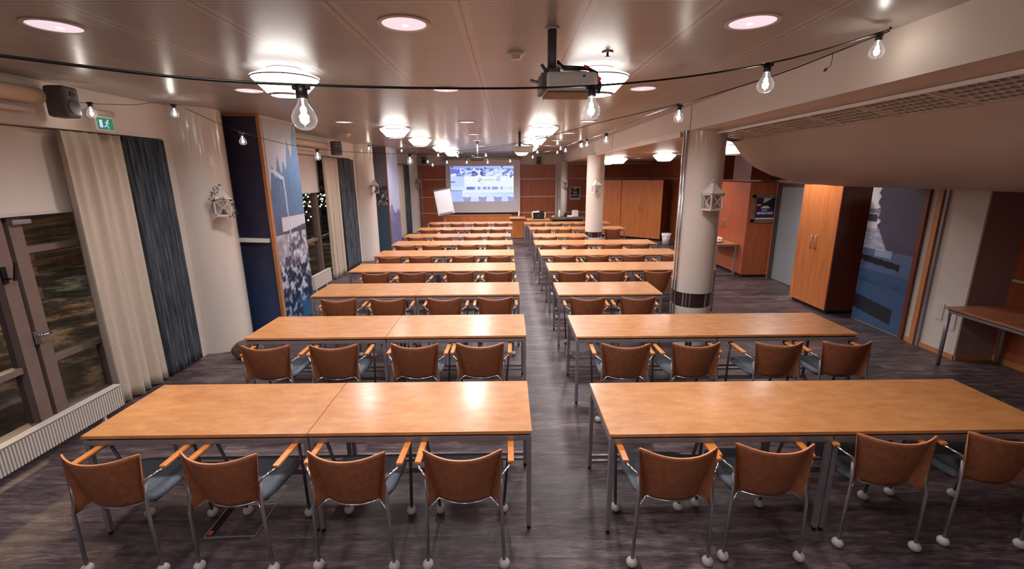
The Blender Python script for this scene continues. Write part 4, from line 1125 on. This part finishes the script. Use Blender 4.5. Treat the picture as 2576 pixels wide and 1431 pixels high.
def smalltable(x0, x1, y0, y1, label, top='birch'):
    t = thing('front_table', label, 'table', (x0, y0, 0)); w, d = x1-x0, y1-y0
    MB().bx(0, w, 0, d, .715, .74, bev=.003).build('tabletop', top, t)
    b = MB(); b.bx(.02, w-.02, .02, .05, .675, .712); b.bx(.02, w-.02, d-.05, d-.02, .675, .712); b.bx(.02, .05, .04, d-.04, .676, .711); b.bx(w-.05, w-.02, .04, d-.04, .676, .711); b.build('frame', 'steel', t)
    for x in (.035, w-.035):
        for y in (.035, d-.035): MB().bx(x-.015, x+.015, y-.015, y+.015, 0, .675).build('leg', 'steel', t)
    return t
smalltable(.68, 1.53, 16.35, 17.1, 'birch presenter table holding the black equipment case')
t = smalltable(1.62, 2.9, 17.15, 17.95, 'darker wood serving table by the slim column, black panel below', 'taupe')
MB().bx(.06, 1.22, .055, .075, .48, .66).build('black_modesty_panel', 'black', t)
t = thing('equipment_case', 'black equipment case with papers on top, on the presenter table', 'equipment case', (1.13, 16.72, .74))
MB().box((0, 0, .12), (.40, .3, .24), bev=.012).build('case_body', 'black', t)
MB().box((-.02, -.152, .12), (.04, .004, .03)).build('badge', 'chrome', t)
MB().box((-.10, 0, .255), (.24, .26, .03), ry=R(-5), bev=.004).build('papers', 'screen', t)
MB().box((.12, .02, .265), (.15, .2, .05), ry=R(4), bev=.01).build('black_device', 'black', t)
for sx in (-1, 1): MB().box((sx*.225, 0, .13), (.045, .26, .20), ry=R(6*sx), bev=.01).build('side_flap', 'roller', t)
tag(MB().lathe([(.001, 0), (.045, 0), (.048, .02), (.05, .14), (.042, .19), (.03, .23), (.028, .27), (.001, .275)], n=20, smooth=True).build('bottle', 'white', None, (1.98, 17.45, .741)), 'white plastic bottle on the serving table beside the slim column', 'bottle')
t = thing('kettle', 'small black pot on the serving table right of the white bottle', 'kettle', (2.20, 17.5, .741))
MB().lathe([(.001, 0), (.05, 0), (.058, .05), (.045, .12), (.02, .15), (.001, .155)], n=20, smooth=True).build('pot', 'black', t)
b = MB(); b.tube([(.045, 0, .11), (.085, 0, .10), (.085, 0, .04), (.055, 0, .03)], .006); b.build('handle', 'black', t)
t = thing('dispenser', 'white boxy dispenser on the serving table', 'dispenser', (2.58, 17.5, .741))
MB().box((0, 0, .12), (.23, .2, .24), bev=.018).build('body', 'white', t); MB().box((.01, -.101, .17), (.06, .003, .014)).build('badge', 'steel', t)
tag(MB().box((0, 0, .03), (.2, .16, .058), bev=.008).build('napkin_pack', 'paper', None, (2.37, 17.38, .741)), 'low white napkin pack between the black pot and the dispenser', 'napkins')
tag(MB().lathe([(.001, 0), (.035, 0), (.04, .05), (.037, .05), (.032, .004), (.001, .004)], n=20, smooth=True).build('cup', 'white', None, (1.74, 17.4, .741)), 'small white cup at the aisle end of the serving table', 'cup')
tag(MB().lathe([(.001, 0), (.03, 0), (.033, .16), (.014, .2), (.013, .24), (.001, .242)], n=18, smooth=True).build('bottle', 'white', None, (.42, 17.1, .756)), 'pale bottle on the presenter desk beside the aisle', 'bottle')

# ------------------------------------------------------------------ light
w = bpy.data.worlds.new('night'); S.world = w; w.use_nodes = True
w.node_tree.nodes['Background'].inputs[0].default_value = (.05, .06, .10, 1); w.node_tree.nodes['Background'].inputs[1].default_value = .35
def light(name, kind, loc, e, col=(1, .9, .78), **kw):
    l = bpy.data.lights.new(name, kind); l.energy = e; l.color = col
    for a, v in kw.items(): setattr(l, a, v)
    o = bpy.data.objects.new(name, l); C.objects.link(o); o.location = loc; return o
for x, y in [(q[0], q[1]) for q in dl]+[(-.75, 16.4), (1.2, 16.4), (-2.5, 10.0), (-2.5, 13.4), (-2.5, 16.4)]+[(-2.52, .85), (-.57, .85), (1.39, .85), (-2.52, -1.1), (-.57, -1.1), (1.39, -1.1)]:  # spots without a fixture are added fill for the near and far ends
    light('downlight_and_fill', 'SPOT', (x, y, ZC-.012), 35 if y < 1 else 85 if y < 7 else 90 if x < -2 else 165, (1, .95, .955), spot_size=R(158), spot_blend=.7, shadow_soft_size=.14)
for k, (x, y, wh) in enumerate(((4.72, 7.85, 'in front of the orange wardrobe'), (4.2, 11.5, 'in front of the poster wardrobe'), (4.0, 14.3, 'in front of the wide corner wardrobe'))):
    t = copytree(first); t.location = (x, y, 2.78); t['label'] = 'recessed downlight in the side ceiling ' + wh
    light('downlight_and_fill', 'SPOT', (x, y, 2.766), 100, (1, .93, .88), spot_size=R(160), spot_blend=.7, shadow_soft_size=.1)
light('outdoor_light', 'POINT', (-9.5, 12.0, 1.6), 22, (.2, .9, .95), shadow_soft_size=.1)  # added teal light, only for a cool cast outside the windows
light('outdoor_light', 'POINT', (-9, 7.0, 3.0), 110, (1, .66, .36), shadow_soft_size=.15)
light('outdoor_light', 'POINT', (-8.5, 15.5, 3.0), 110, (1, .66, .36), shadow_soft_size=.15)

S.view_settings.view_transform = 'Standard'; S.view_settings.look = 'None'; S.view_settings.gamma = 1; S.view_settings.use_curve_mapping = False
S.view_settings.exposure = .85
